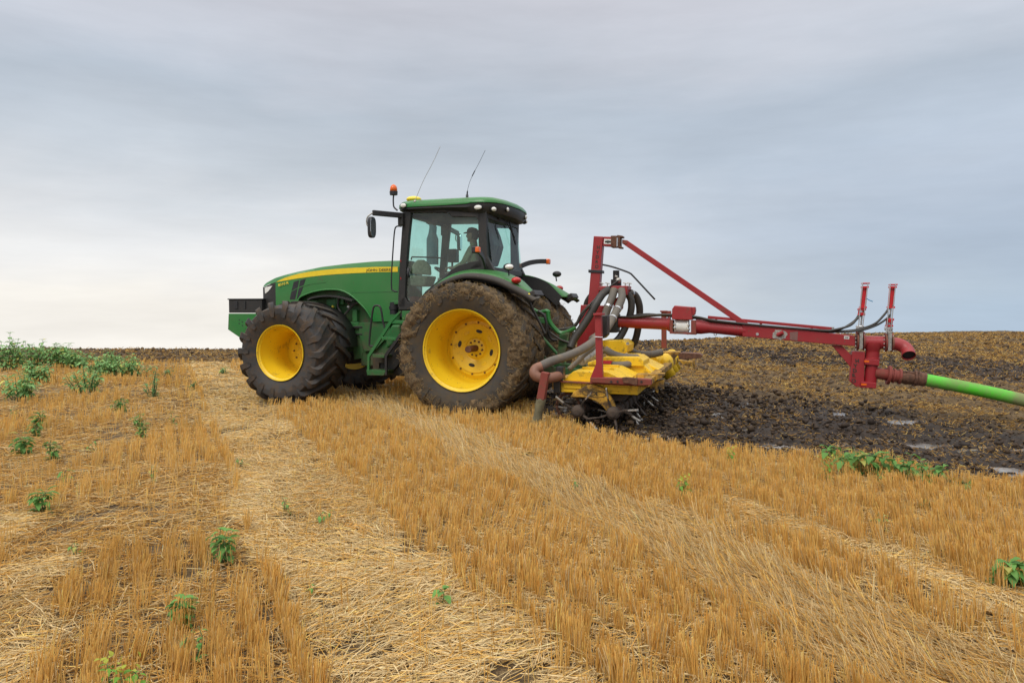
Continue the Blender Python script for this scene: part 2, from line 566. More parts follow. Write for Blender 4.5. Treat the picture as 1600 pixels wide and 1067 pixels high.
def wheel(kind, R, W, rr, nl, loc, flip, disc_y, seed, steer=0.0, mud=False):
    """loc = hub centre on the tyre's mid plane. Outer side is +y of the wheel's own frame."""
    h = W / 2
    face = h - .05
    # dish: the disc and hub of the wheel
    d = MB()
    if kind == 'rear':
        prof = [(.0, disc_y - .02), (.075, disc_y - .02), (.085, disc_y - .025), (.150, disc_y - .03), (.158, disc_y - .045), (.18, disc_y - .06), (.23, disc_y - .035), (.32, disc_y - .01),
                (.380, disc_y), (.384, disc_y - .018), (.43, disc_y - .02), (.455, disc_y - .045), (.49, disc_y - .06)]
    else:
        prof = [(.0, disc_y + .03), (.10, disc_y + .03), (.115, disc_y), (.20, disc_y), (.235, disc_y + .0), (.245, disc_y - .015), (.29, disc_y - .02), (.30, disc_y - .05), (.35, disc_y - .06)]
    d.lathe(prof, n=64)
    w = d.build('wheel', M['yellow_rim'], tractor, loc, smooth=True)
    w.rotation_euler = (0, 0, (math.pi if flip else 0) + steer)
    # barrel of the rim
    b = MB()
    r0 = prof[-1][0]
    y0 = prof[-1][1]
    fl = [(rr - .012, face + .012), (rr + .002, face + .018), (rr + .004, face + .004), (rr - .008, face - .012), (rr - .035, face - .03), (rr - .038, face - .10), (rr - .055, face - .13),
          (rr - .058, face - .20), (rr - .085, face - .235), (rr - .088, y0 + .12), (r0 + .02, y0 + .03), (r0, y0 - .002), (r0, y0 - .02), (rr - .10, y0 - .05), (rr - .10, -face), (rr + .004, -face - .01)]
    b.lathe(fl, n=72)
    b.build('rim', M['yellow_rim'], w, smooth=True)
    tm = tyre_mb(R, W, rr, nl, R - (.068 if kind == 'front' else .07), .36 if kind == 'front' else .30, seed=seed)
    if flip:   # mirrored wheel keeps the tread direction
        tm.v = [(-x, y, z) for x, y, z in tm.v]
    tm.build('tyre', M['rubber_mud'] if mud else M['rubber'], w, smooth=True)
    if kind == 'rear':
        # bolts, wheel openings and long axle stub
        def ring(n, r, y, rb, nm, mat, a0=0.0, ln=.018):
            first = None
            for k in range(n):
                a = a0 + 2 * math.pi * k / n
                if first is None:
                    q = MB(); q.tube([(0, 0, 0), (0, ln, 0)], rb, 6)
                    first = q.build(nm, mat, w, (r * math.cos(a), y, r * math.sin(a)))
                else:
                    c = first.copy(); c.location = (r * math.cos(a), y, r * math.sin(a)); c.parent = w; COL.objects.link(c)
        ring(10, .115, disc_y - .03, .016, 'hub_bolt', M['rust'], .2)
        ring(12, .407, disc_y - .02, .015, 'rim_bolt', M['rust'], .13)
        for k in range(8):
            a = 2 * math.pi * (k + .3) / 8
            o = MB()
            c = Vector((.272 * math.cos(a), disc_y - .026, .272 * math.sin(a)))
            rad, tan = Vector((math.cos(a), 0, math.sin(a))), Vector((-math.sin(a), 0, math.cos(a)))
            pts = [c + tan * .052 * math.cos(q) + rad * .027 * math.sin(q) for q in [2 * math.pi * i / 16 for i in range(16)]]
            if k % 2 == 0:
                o.extr(pts, (0, .012, 0))
                o.build('vent_hole', M['black'], w)
            else:
                pts2 = [p + Vector((0, .02, 0)) for p in pts]
                o.extr(pts, (0, .014, 0))
                o.build('pressed_boss', M['yellow_rim'], w, bevel=.006)
        ax = MB()
        ax.tube([(0, disc_y - .06, 0), (0, disc_y + .30, 0)], .052, 20)
        ax.build('axle_stub', M['rust'], w, bevel=.006, smooth=True)
    else:
        ring_y = disc_y
        first = None
        for k in range(8):
            a = 2 * math.pi * k / 8
            if first is None:
                q = MB(); q.tube([(0, 0, 0), (0, .02, 0)], .014, 6)
                first = q.build('hub_bolt', M['rust'], w, (.165 * math.cos(a), ring_y, .165 * math.sin(a)))
            else:
                c = first.copy(); c.location = (.165 * math.cos(a), ring_y, .165 * math.sin(a)); c.parent = w; COL.objects.link(c)
    return w
REAR_HUB, FRONT_HUB = .959, .855
RW, FW = 1.05, .88
wr = wheel('rear', 1.025, RW, .613, 22, (0, 1.6 + .05 - RW / 2 - .0, REAR_HUB), False, -.10, 3, mud=True)
wf = wheel('front', .848, FW, .458, 18, (3.2, 1.53 + .05 - FW / 2, FRONT_HUB), False, -.20, 5, steer=R_(-2))
wrf = wheel('rear', 1.025, RW, .613, 22, (0, -(1.65 - RW / 2), REAR_HUB), True, -.10, 4, mud=True)
wff = wheel('front', .848, FW, .458, 18, (3.2, -(1.58 - FW / 2), FRONT_HUB), True, -.20, 6)

# mud packed between the lugs with straw stuck in it
def vnoise3(p, seed=0):
    """value noise, numpy, p (...,3)"""
    p = np.asarray(p, dtype=float)
    i = np.floor(p).astype(np.int64)
    f = p - i
    f = f * f * (3 - 2 * f)
    def h(ix, iy, iz):
        n = (ix * 374761393 + iy * 668265263 + iz * 2147483647 + seed * 144269504) & 0xFFFFFFFF
        n = ((n ^ (n >> 13)) * 1274126177) & 0xFFFFFFFF
        return ((n ^ (n >> 16)) & 0xFFFFFF) / float(0xFFFFFF)
    r = 0
    for dx in (0, 1):
        for dy in (0, 1):
            for dz in (0, 1):
                w = (f[..., 0] if dx else 1 - f[..., 0]) * (f[..., 1] if dy else 1 - f[..., 1]) * (f[..., 2] if dz else 1 - f[..., 2])
                r = r + w * h(i[..., 0] + dx, i[..., 1] + dy, i[..., 2] + dz)
    return r
def fbm(p, oct=4, seed=0, gain=.5):
    a, s, r = 1.0, 0.0, 0.0
    p = np.asarray(p, dtype=float)
    for o in range(oct):
        r = r + a * vnoise3(p * (2 ** o) + o * 17.3, seed + o)
        s += a
        a *= gain
    return r / s
def mud_coat(R, W, parent, amount, seed, flip=False):
    n, m = 300, 34
    h = W / 2
    prof = []
    for j in range(m):
        t = j / (m - 1)
        # from outer sidewall over the shoulder and tread to the inner sidewall
        if t < .22:
            k = t / .22
            prof.append((R - .28 + .24 * k, h + .010 - .03 * k ** 3, 0.6 + .4 * k))
        elif t > .78:
            k = (1 - t) / .22
            prof.append((R - .28 + .24 * k, -(h + .010 - .03 * k ** 3), 0.6 + .4 * k))
        else:
            k = (t - .22) / .56
            prof.append((R - .035, h * (1 - 2 * k) * .985, 1.0))
    pr = np.array(prof)
    th = np.linspace(0, 2 * np.pi, n, endpoint=False)
    TH, J = np.meshgrid(th, np.arange(m), indexing='ij')
    r = pr[J, 0]; y = pr[J, 1]
    p = np.stack([np.cos(TH) * r, y, np.sin(TH) * r], -1)
    nz = fbm(p * 9, 5, seed, .62)
    lo = fbm(p * 2.3, 3, seed + 9)
    disp = (nz - .5) * .15 + (lo - .5) * .12 + amount
    sid = (J < m * .22) | (J > m * .78)
    r2 = np.where(sid, r, r + disp)
    edge = -.05 * np.clip(1 - J / 5., 0, 1) - .05 * np.clip(1 - (m - 1 - J) / 5., 0, 1)
    y2 = np.where(sid, y + np.sign(y) * (disp * .9 + .012 + edge), y)
    v = np.stack([np.cos(TH) * r2, y2, np.sin(TH) * r2], -1).reshape(-1, 3)
    mb = MB()
    mb.v = [tuple(q) for q in v]
    mb.f = [(i * m + j, i * m + j + 1, ((i + 1) % n) * m + j + 1, ((i + 1) % n) * m + j) for i in range(n) for j in range(m - 1)]
    mb.build('mud', M['mud'], parent, smooth='all')
    # straw stuck in the mud
    rnd = random.Random(seed)
    s = MB()
    for k in range(2800):
        a = rnd.uniform(0, 2 * math.pi)
        y = rnd.uniform(-1, 1) * h * 1.02
        rr = R + rnd.uniform(-.05, .012)
        if rnd.random() < .4:
            y = (h + rnd.uniform(.0, .03)) * (1 if rnd.random() < .8 else -1)
            rr = R - rnd.uniform(.02, .22)
        c = Vector((rr * math.cos(a), y, rr * math.sin(a)))
        d = Vector((rnd.gauss(0, 1), rnd.gauss(0, 1), rnd.gauss(0, 1)))
        nrm = Vector((math.cos(a), 0, math.sin(a))) if abs(y) < h else Vector((0, 1 if y > 0 else -1, 0))
        d = (d - nrm * d.dot(nrm) * .75).normalized() * rnd.uniform(.012, .055)
        s.tube([c - d, c + d * .3 + nrm * .01, c + d], .0020, 3, caps=False)
    s.build('stuck_straw', M['straw_plain'], parent)

mud_coat(1.025, RW, wr, .008, 21)
mud_coat(1.025, RW, wrf, .008, 22, True)
# thin dried mud on the front tyre, between the lugs only
# ---- hood
top_c = ZL(9, [(42, 383), (48, 368), (70, 350), (200, 296), (330, 260), (450, 231), (700, 181), (950, 151), (1200, 129), (1400, 121), (1490, 120)], .36)
sh_c = ZL(9, [(42, 386), (48, 380), (70, 372), (205, 335), (300, 293), (450, 248), (700, 211), (950, 189), (1200, 178), (1400, 177), (1490, 177)], .45)
arch = ZL(9, [(395, 640), (430, 560), (460, 505), (520, 475), (600, 447), (700, 428), (800, 424), (880, 432), (960, 465), (1030, 515), (1090, 575), (1150, 640), (1210, 740)], .45)
bot_back = Z(10, 600, 415, .45).z
arch_x = [(p.x, p.z) for p in arch]
hood_top = [(p.x, p.z) for p in top_c]
hood_sh = [(p.x, p.z) for p in sh_c]
X_NOSE, X_BACK = top_c[0].x, P(624, 420, .45).x
x_af, x_ab = arch[0].x, arch[-1].x
grille_b = Z(9, 60, 655, .42).z
x_g = Z(9, 195, 500, .45).x            # where the green side starts behind the black nose
def zbot(x):
    if x > x_af: return grille_b
    if x < x_ab: return bot_back
    return interp(arch_x, x)
def hw(x):
    """half width of the bonnet along its length"""
    return .45 - .16 * max(0, (x - (X_NOSE - .75)) / .75) ** 2.4
def hood_section(x):
    w = hw(x)
    zt, zs, zb = interp(hood_top, x), interp(hood_sh, x), zbot(x)
    zs = min(zs, zt - .004)
    zt2 = zt + .018
    return [(-w + .0, zb), (-w, (zb * .6 + zs * .4)), (-w, zs - .03), (-w + .006, zs), (-w * .86, zt), (-w * .5, zt2), (0, zt2 + .008), (w * .5, zt2), (w * .86, zt), (w - .006, zs), (w, zs - .03), (w, (zb * .6 + zs * .4)), (w - .0, zb)]
xs = sorted(set([X_BACK + (x_g - X_BACK) * k / 40 for k in range(41)] + [p.x for p in arch]))
hm = MB()
secs = [hood_section(x) for x in xs]
n = len(secs[0])
hm.add([(x, a, b) for x, s in zip(xs, secs) for a, b in s], [(i * n + k, i * n + k + 1, (i + 1) * n + k + 1, (i + 1) * n + k) for i in range(len(xs) - 1) for k in range(n - 1)])
xs2 = [x_g + (X_NOSE - .015 - x_g) * k / 12 for k in range(13)]
# top cap over the nose (green) and the black grille nose beneath
capm, gm = MB(), MB()
s2 = [hood_section(x) for x in xs2]
capm.add([(x, a, b) for x, s in zip(xs2, s2) for a, b in s[3:10]], [(i * 7 + k, i * 7 + k + 1, (i + 1) * 7 + k + 1, (i + 1) * 7 + k) for i in range(12) for k in range(6)])
hm.v += []
b0 = len(hm.v)
hm.add(capm.v, capm.f)
hood = hm.build('hood', M['green'], tractor, smooth=True)
lip = MB()
lip.tube(spl([(p.x, .450, p.z + .012) for p in arch], 4), .016, 8)
lip.tube(spl([(p.x, -.450, p.z + .012) for p in arch], 4), .016, 8)
lip.build('arch_lip', M['green'], hood, smooth='all')
# grille: slightly inside
gpts = []
for x in [x_g - .005] + xs2[1:] + [X_NOSE - .012]:
    w = hw(x) - .004
    gpts.append((x, w, interp(hood_sh, x) - .006))
gb = [(x, w, grille_b - .03 + (.03 if i > 9 else 0)) for i, (x, w, z) in enumerate(gpts)]
ng = len(gpts)
g = MB()
vs = [(x, w, z) for x, w, z in gpts] + [(x, w, z) for x, w, z in gb] + [(x, -w, z) for x, w, z in gpts] + [(x, -w, z) for x, w, z in gb]
fs = [(i, i + 1, ng + i + 1, ng + i) for i in range(ng - 1)] + [(2 * ng + i, 2 * ng + i + 1, 3 * ng + i + 1, 3 * ng + i) for i in range(ng - 1)]
fs += [(ng - 1, 3 * ng - 1, 4 * ng - 1, 2 * ng - 1)] + [(ng + i, ng + i + 1, 3 * ng + i + 1, 3 * ng + i) for i in range(ng - 1)]
g.add(vs, fs)
grille = g.build('grille', M['black_dusty'], tractor, smooth=True)
for side, nm in ((1, 'headlight'), (-1, 'headlight')):
    o = MB()
    ps = ZL(9, [(46, 392), (60, 388), (155, 377), (125, 410), (90, 440), (50, 460)], .45)
    pts = []
    for p in ps:
        x = min(p.x, X_NOSE - .012)
        pts.append((x, side * (hw(x) + .004), p.z))
    o.extr(pts, (0, -.03 * side, 0))
    o.build('headlight', M['lens'], tractor, bevel=.004)
    # twin cooling louvres on each bonnet side
    for poly in ([(393, 338), (449, 319), (436, 393), (372, 428)], [(462, 320), (518, 305), (497, 370), (448, 389)],
                 [(369, 440), (433, 405), (408, 520), (352, 520)], [(446, 402), (496, 382), (462, 470), (424, 520)]):
        o = MB()
        q = ZL(9, poly, .45)
        o.extr([(p.x, side * .4535, p.z) for p in q], (0, -.02 * side, 0))
        o.build('louvre', M['black'], tractor)
    # yellow stripe
    up = ZL(9, [(206, 334), (300, 294), (380, 269), (450, 251), (560, 231), (700, 213), (850, 200), (1000, 191), (1250, 181), (1478, 180)], .45)
    lo = ZL(9, [(212, 336), (300, 324), (380, 310), (450, 299), (560, 284), (700, 268), (850, 256), (1000, 247), (1250, 236), (1478, 232)], .45)
    o = MB()
    def sy(p): return side * (hw(p.x) + .004)
    k = len(up)
    o.add([(p.x, sy(p), p.z) for p in up] + [(p.x, sy(p), p.z) for p in lo] + [(p.x, sy(p) - side * .02, p.z) for p in up], [(i, i + 1, k + i + 1, k + i) for i in range(k - 1)] + [(i, i + 1, 2 * k + i + 1, 2 * k + i) for i in range(k - 1)])
    o.build('side_stripe', M['stripe'], hood)
    # seam lines
    for pl in ([(495, 382), (560, 362), (650, 350), (730, 342)], [(990, 449), (1150, 443), (1300, 441), (1470, 441)]):
        o = MB()
        o.tube([(p.x, side * .4525, p.z) for p in ZL(9, pl, .45)], .0035, 5)
        o.build('panel_seam', M['green_frame'], hood)
a, b = Z(9, 1150, 228, .456), Z(9, 1440, 222, .456)
a.y = b.y = .457
text_part('lettering', 'JOHN DEERE', .062, a, b - a, (0, 0, 1), M['decal_dark'], hood, .002, 1.0, sx=(a - b).length / .40)
a, b = Z(9, 236, 383, .45), Z(9, 366, 352, .45)
a.y = .4600; b.y = .4600
text_part('lettering', '8310 R', .062, a, b - a, (0.12, 0, 1), M['decal_yellow'], hood, .002, sx=(a - b).length / .215, bold=.0006)
# ---- chassis and engine behind the wheel arch
c = MB()
zc = P(560, 505, .36)
c.box((2.6, 0, 1.42), (2.7, .56, .62))
c.box((2.75, 0, 1.80), (1.9, .62, .34))
c.box((3.2, 0, .92), (1.5, .44, .36))
c.build('engine_block', M['green_dirty'], tractor, bevel=.01)
c = MB()
q = ZL(10, [(540, 425), (870, 425), (850, 560), (700, 720), (590, 725), (575, 640), (540, 560)], .42)
c.slab(q, .36, .42)
c.build('side_frame', M['green_dirty'], tractor, bevel=.005)
c = MB()
q = ZL(10, [(430, 470), (575, 440), (575, 730), (560, 800), (480, 815), (470, 640)], .40)
c.slab(q, .30, .38)
c.build('front_frame', M['green_dirty'], tractor, bevel=.005)
c = MB()
c.slab(ZL(10, [(400, 740), (650, 690), (650, 842), (400, 862)], .3), -.3, .3)
c.build('oil_pan', M['black_dusty'], tractor, bevel=.02)
c = MB()
c.box((.9, 0, .88), (3.0, .74, .62))
c.box((.0, 0, 1.0), (1.3, .9, .8))
c.build('gearbox', M['green_dirty'], tractor, bevel=.02)
for s_ in (1, -1):
    c = MB(); c.tube([(0, .3 * s_, REAR_HUB), (0, .88 * s_, REAR_HUB)], [.20, .12], 20)
    c.build('rear_axle', M['green_dirty'], tractor, smooth=True)
    c = MB(); c.tube([(3.2, .05 * s_, FRONT_HUB), (3.2, .80 * s_, FRONT_HUB)], [.15, .12], 20)
    c.build('front_axle', M['green_dirty'], tractor, smooth=True)
# engine odds and ends seen in the arch: inner arch liner, hoses, caps
c = MB()
q = spl(ZL(10, [(60, 190), (120, 165), (260, 150), (390, 165), (520, 200)], .40), 4)
for i in range(len(q) - 1):
    c.bar(q[i], q[i + 1], .34, .03)
c.build('arch_liner', M['black_dusty'], tractor)
q = spl(ZL(10, [(0, 205), (120, 225), (240, 275), (360, 355), (440, 470), (480, 600), (490, 680)], .58), 6)
c = MB()
k = len(q)
c.add([(p.x, .46, p.z) for p in q] + [(p.x, 1.0, p.z) for p in q], [(i, i + 1, k + i + 1, k + i) for i in range(k - 1)])
fr = c.build('front_mudguard', M['black_dusty'], tractor, smooth='all')
sol = fr.modifiers.new('sheet', 'SOLIDIFY'); sol.thickness = .012
c = MB()
for pl, r in (([(535, 220), (480, 240), (430, 300), (380, 360)], .022), ([(400, 200), (460, 235), (535, 210)], .018), ([(330, 170), (320, 260), (350, 330), (300, 400)], .02)):
    c.tube(spl(ZL(10, pl, .40), 5), r, 8)
c.build('coolant_hose', M['hose_dark'], tractor, smooth=True)
for x_, y_, m_ in ((268, 262, 'decal_yellow'), (428, 262, 'white'), (735, 575, 'decal_yellow'), (436, 226, 'redlens')):
    c = MB(); p = Z(10, x_, y_, .38)
    c.ball(p, (.028, .028, .024), 12, 8)
    c.build('filler_cap', M[m_], tractor, smooth='all')
c = MB()
for (x0, y0, x1, y1) in ((200, 180, 300, 300), (300, 170, 380, 240), (470, 290, 520, 420), (150, 300, 280, 380), (380, 420, 540, 560)):
    p0, p1 = Z(10, x0, y0, .36), Z(10, x1, y1, .36)
    c.box(((p0.x + p1.x) / 2, .31, (p0.z + p1.z) / 2), (abs(p0.x - p1.x), .12, abs(p0.z - p1.z)))
c.build('engine_cover', M['green_frame'], tractor, bevel=.012)
for (x0, y0, x1, y1) in ((440, 465, 575, 485), (450, 540, 575, 556), (715, 405, 860, 420)):
    c = MB()
    p0, p1 = Z(10, x0, y0, .42), Z(10, x1, y1, .42)
    c.box(((p0.x + p1.x) / 2, .40, (p0.z + p1.z) / 2), (abs(p0.x - p1.x), .05, abs(p0.z - p1.z)))
    c.build('frame_rail', M['black_dusty'], tractor, bevel=.004)
# black air duct below cab front corner
c = MB()
p0, p1 = Z(10, 905, 215, .6), Z(10, 905, 340, .6)
c.tube([p0, p0.lerp(p1, .3), p0.lerp(p1, .32), p0.lerp(p1, .6), p0.lerp(p1, .62), p1], [.07, .07, .085, .085, .07, .07], 16)
c.build('air_intake', M['black'], tractor, smooth=True)
c = MB()
c.slab(ZL(10, [(870, 205), (950, 195), (950, 235), (870, 240)], .66), .5, .66)
c.build('intake_cap', M['green_frame'], tractor, bevel=.008)

# ---- front weight bracket with tool box
c = MB()
c.slab(ZL(1, [(70, 451), (300, 451), (300, 520), (180, 525), (200, 610), (188, 620), (150, 611), (66, 553)], .45), -.45, -.40)
c.slab(ZL(1, [(70, 451), (300, 451), (300, 520), (180, 525), (200, 610), (188, 620), (150, 611), (66, 553)], .45), .40, .45)
p0, p1 = Z(1, 66, 470, .45), Z(1, 300, 560, .45)
c.box(((p0.x + p1.x) / 2, 0, p0.z - .08), (abs(p0.x - p1.x) * .9, .79, .22))
brk = c.build('front_bracket', M['green'], tractor, bevel=.006)
c = MB()
for x_, y_ in ((138, 492), (138, 515), (158, 505), (158, 527), (200, 492)):
    p = Z(1, x_, y_, .452); c.tube([(p.x, .452, p.z), (p.x, .44, p.z)], .013, 8)
c.build('bolt_holes', M['black'], brk)
c = MB()
p = ZL(1, [(178, 512), (240, 512), (240, 548), (178, 548)], .47)
c.slab(p, .452, .49)
c.build('lug_plate', M['green'], brk, bevel=.004)
c = MB()
p0, p1 = Z(1, 70, 362, .42), Z(1, 285, 447, .42)
c.box(((p0.x + p1.x) / 2, 0, (p0.z + p1.z) / 2), (abs(p0.x - p1.x), .84, abs(p0.z - p1.z)))
tb = c.build('tool_box', M['black_dusty'], tractor, bevel=.012)
c = MB()
c.box(((p0.x + p1.x) / 2, 0, p0.z + .008), (abs(p0.x - p1.x) + .03, .87, .022))
c.build('lid', M['black'], tb, bevel=.006)
for xx in (120, 178):
    c = MB(); a = Z(1, xx, 372, .42)
    c.box((a.x, .425, p0.z - .10), (.02 if xx > 150 else .07, .02, .14)); c.build('latch', M['black'], tb, bevel=.004)

# ---- cab
YC = .85
cab_side = ZL(2, [(288, 452), (765, 440), (820, 465), (822, 800), (800, 822), (700, 812), (600, 850), (500, 920), (430, 990), (395, 1067), (253, 1067)], YC)
# corner positions
fA_top, fA_bot = Z(2, 300, 455, .80), Z(2, 262, 1060, .80)
bp_top, bp_bot = Z(2, 795, 455, .85), Z(2, 800, 815, .85)
XR = bp_bot.x
ZT, ZB = 3.16, fA_bot.z
def lerp(a, b, t): return a + (b - a) * t
cabf = MB()
for s_ in (1, -1):
    def PP(k, x, y, ly):
        p = Z(k, x, y, ly); return Vector((p.x, s_ * ly, p.z))
    fa = [PP(2, 286, 452, YC), PP(2, 338, 452, YC), PP(2, 322, 600, YC), PP(2, 306, 800, YC), PP(2, 298, 1000, YC), PP(2, 300, 1067, YC), PP(2, 252, 1067, YC), PP(2, 262, 800, YC)]
    cabf.extr(fa, (0, -.09 * s_, 0))                                    # A post
    bp = [PP(2, 766, 455, YC), PP(2, 822, 455, YC), PP(2, 818, 620, YC), PP(2, 826, 740, YC), PP(2, 870, 830, YC), PP(2, 700, 830, YC), PP(2, 770, 770, YC), PP(2, 770, 700, YC)]
    cabf.extr(bp, (0, -.09 * s_, 0))                                    # rear post
    hd = [PP(2, 330, 440, YC), PP(2, 780, 440, YC), PP(2, 780, 530, YC), PP(2, 752, 490, YC), PP(2, 600, 486, YC), PP(2, 570, 458, YC), PP(2, 330, 462, YC)]
    cabf.extr(hd, (0, -.07 * s_, 0))                                    # header rail
    lo = [PP(2, 296, 1000, YC), PP(2, 316, 1034, YC), PP(2, 375, 1034, YC), PP(2, 400, 1060, YC), PP(3, 190, 345, YC), PP(3, 92, 345, YC), PP(3, 95, 290, YC)]
    cabf.extr(lo, (0, -.09 * s_, 0))                                    # sill
    wave = [PP(2, 385, 1067, YC), PP(2, 455, 985, YC), PP(2, 540, 915, YC), PP(2, 600, 870, YC), PP(2, 700, 828, YC), PP(2, 790, 812, YC), PP(2, 790, 765, YC), PP(2, 720, 775, YC), PP(2, 640, 800, YC),
            PP(2, 590, 830, YC), PP(2, 560, 868, YC), PP(2, 500, 905, YC), PP(2, 430, 965, YC), PP(2, 365, 1045, YC)]
    cabf.extr(wave, (0, -.05 * s_, 0))
xf_top, xf_bot = Z(2, 290, 455, YC).x, Z(2, 255, 1067, YC).x
zt = Z(2, 290, 450, YC).z
zrt = Z(2, 800, 455, YC).z
xr_t, xr_b = Z(2, 815, 470, YC).x, Z(2, 850, 820, YC).x
zrb = Z(2, 850, 820, YC).z
cabf.box((xf_top - .04, 0, zt - .04), (.10, 1.62, .10))
cabf.box((xr_t + .02, 0, zrt - .05), (.08, 1.60, .09))
cabf.box((xr_b + .02, 0, zrb - .02), (.08, 1.60, .10))
cabf.box((xf_bot - .06, 0, ZB - .10), (.10, 1.60, .16))
cabfr = cabf.build('cab_frame', M['black_dusty'], tractor, bevel=.008)
# cab floor / lower body
c = MB()
c.box(((xf_bot + xr_b) / 2, 0, 1.50), (abs(xf_bot - xr_b) - .1, 1.44, .10))
c.box(((xr_b + .35), 0, 1.75), (.7, 1.44, .55))
c.build('cab_floor', M['interior'], tractor, bevel=.02)
# glass panes
for s_ in (1, -1):
    yg = s_ * (YC - .045)
    gp = MB()
    poly = ZL(2, [(335, 462), (570, 462), (600, 488), (752, 490), (766, 520), (766, 775), (640, 806), (590, 835), (500, 910), (430, 970), (370, 1045), (316, 1034), (300, 990), (308, 800), (322, 600)], YC)
    gp.add([(p.x, yg, p.z) for p in poly], [tuple(range(len(poly)))])
    gp.build('door_glass', M['glass'], tractor)
gp = MB()
gp.add([(xf_top + .0, -.78, zt - .05), (xf_top + .0, .78, zt - .05), (xf_bot - .03, .78, ZB + .02), (xf_bot - .03, -.78, ZB + .02)], [(0, 1, 2, 3)])
gp.build('windscreen', M['glass_front'], tractor)
gp = MB()
gp.add([(xr_t, -.80, zrt - .06), (xr_t, .78, zrt - .06), (xr_b, .78, zrb + .03), (xr_b, -.80, zrb + .03)], [(0, 1, 2, 3)])
gp.build('rear_glass', M['glass_rear'], tractor)
# far rear post
c = MB()
# roof: black lower shell and green cap, crowned
def roof_pts(pts, ly): return [(p.x, p.z) for p in ZL(2, pts, ly)]
YR = .93
XF_, XRR = Z(2, 232, 395, YR).x, P(770, 320, YR).x
z_bot, z_mid, z_top = Z(2, 500, 448, YR).z, Z(2, 500, 416, YR).z, Z(2, 500, 371, YR).z
z_mid_r, z_bot_r = Z(2, 780, 394, YR).z, Z(2, 800, 464, YR).z
x_step0, x_step1 = Z(2, 680, 416, YR).x, Z(2, 710, 396, YR).x
NP = 112
def roof_ring(inset, zf):
    out = []
    cx, ax = (XF_ + XRR) / 2, (XF_ - XRR) / 2 - inset
    ay = YR - inset
    for i in range(NP):
        t = 2 * math.pi * i / NP
        ct, st_ = math.cos(t), math.sin(t)
        ex = .26
        x = cx + ax * math.copysign(abs(ct) ** ex, ct)
        y = ay * math.copysign(abs(st_) ** ex, st_)
        if ct < 0:                       # rear edge bows back
            x -= .13 * (1 - (y / YR) ** 2)
        else:
            x += .05 * (1 - (y / YR) ** 2)
        out.append(Vector((x, y, zf(x))))
    return out
def zmid(x): return z_mid + (z_mid_r - z_mid) * min(1, max(0, (x_step0 - x) / (x_step0 - x_step1)))
def zbot_(x): return z_bot + (z_bot_r - z_bot) * min(1, max(0, (.55 - x) / .6))
def ringloft(rings, cap0=False, cap1=False):
    m = MB()
    m.add([p for r in rings for p in r], [(a * NP + i, a * NP + (i + 1) % NP, (a + 1) * NP + (i + 1) % NP, (a + 1) * NP + i) for a in range(len(rings) - 1) for i in range(NP)]
          + ([tuple(range(NP))] if cap0 else []) + ([tuple(range((len(rings) - 1) * NP, len(rings) * NP))] if cap1 else []))
    return m
ringloft([roof_ring(.14, zbot_), roof_ring(.05, lambda x: zbot_(x) + .015), roof_ring(.0, lambda x: zbot_(x) * .4 + zmid(x) * .6), roof_ring(.005, zmid), roof_ring(.05, zmid)], True, True).build('roof_shell', M['black_dusty'], tractor, smooth=True)
roofc = ringloft([roof_ring(.03, lambda x: zmid(x) - .01), roof_ring(-.012, zmid), roof_ring(-.008, lambda x: max(zmid(x) + .02, z_top - .06)), roof_ring(.035, lambda x: z_top - .012), roof_ring(.12, lambda x: z_top + .012), roof_ring(.35, lambda x: z_top + .03), roof_ring(.60, lambda x: z_top + .036)], False, True).build('roof', M['green'], tractor, smooth=True)
for (x_, y_, rw, rh, rear) in ((289, 416, .052, .036, 0), (768, 428, .065, .036, 0), (856, 435, .056, .037, 1), (918, 443, .045, .036, 2)):
    for s_ in (1, -1):
        if rear < 2:
            p = Z(2, x_, y_, YR)
            yy = s_ * (YR - (.005 if not rear else .10))
            xx_ = p.x if not rear else XRR + .03
            hs, ls, off = (rw * 1.18, .03, rh * 1.25), (rw, .026, rh), Vector((0, .012 * s_, 0))
            if rear: hs, ls, off = (.05, .06, rh * 1.25), (.045, .052, rh), Vector((-.012, .012 * s_, 0))
        else:
            p = Vector((0, 0, Z(2, x_, y_, .5).z)); yy = s_ * .50; xx_ = XRR - .085
            hs, ls, off = (.03, rw * 1.3, rh * 1.2), (.026, rw * 1.1, rh), Vector((-.012, 0, 0))
        c = MB(); c.ball((xx_, yy, p.z), hs, 18, 10)
        h_ = c.build('light_housing', M['black'], tractor, smooth='all')
        c = MB(); c.ball(Vector((xx_, yy, p.z)) + off, ls, 18, 10)
        c.build('lens', M['lens'], h_, smooth='all')
# beacon
p = Z(2, 226, 345, .93); p2 = Z(2, 226, 283, .93)
c = MB()
c.tube(spl(ZL(2, [(250, 447), (228, 425), (224, 395), (224, 370), (226, 348)], .93), 4), .013, 8)
bp_ = c.build('beacon_bracket', M['black'], tractor, smooth=True)
c = MB(); c.tube([p - Vector((0, 0, .01)), p + Vector((0, 0, .05))], [.062, .066], 20)
c.build('beacon_base', M['black'], bp_, bevel=.004, smooth=True)
c = MB()
zz = p.z + .05
c.tube([(p.x, .93, zz), (p.x, .93, zz + .05), (p.x, .93, zz + .085), (p.x, .93, zz + .105), (p.x, .93, zz + .112)], [.060, .058, .045, .022, .004], 20)
c.build('beacon', M['orange'], bp_, smooth='all')
# satellite receiver dome
p = Z(2, 356, 366, .25)
c = MB(); c.ball((p.x, .25, p.z - .03), (.13, .13, .055), 24, 12)
c.build('receiver_dome', M['decal_yellow'], tractor, smooth='all')
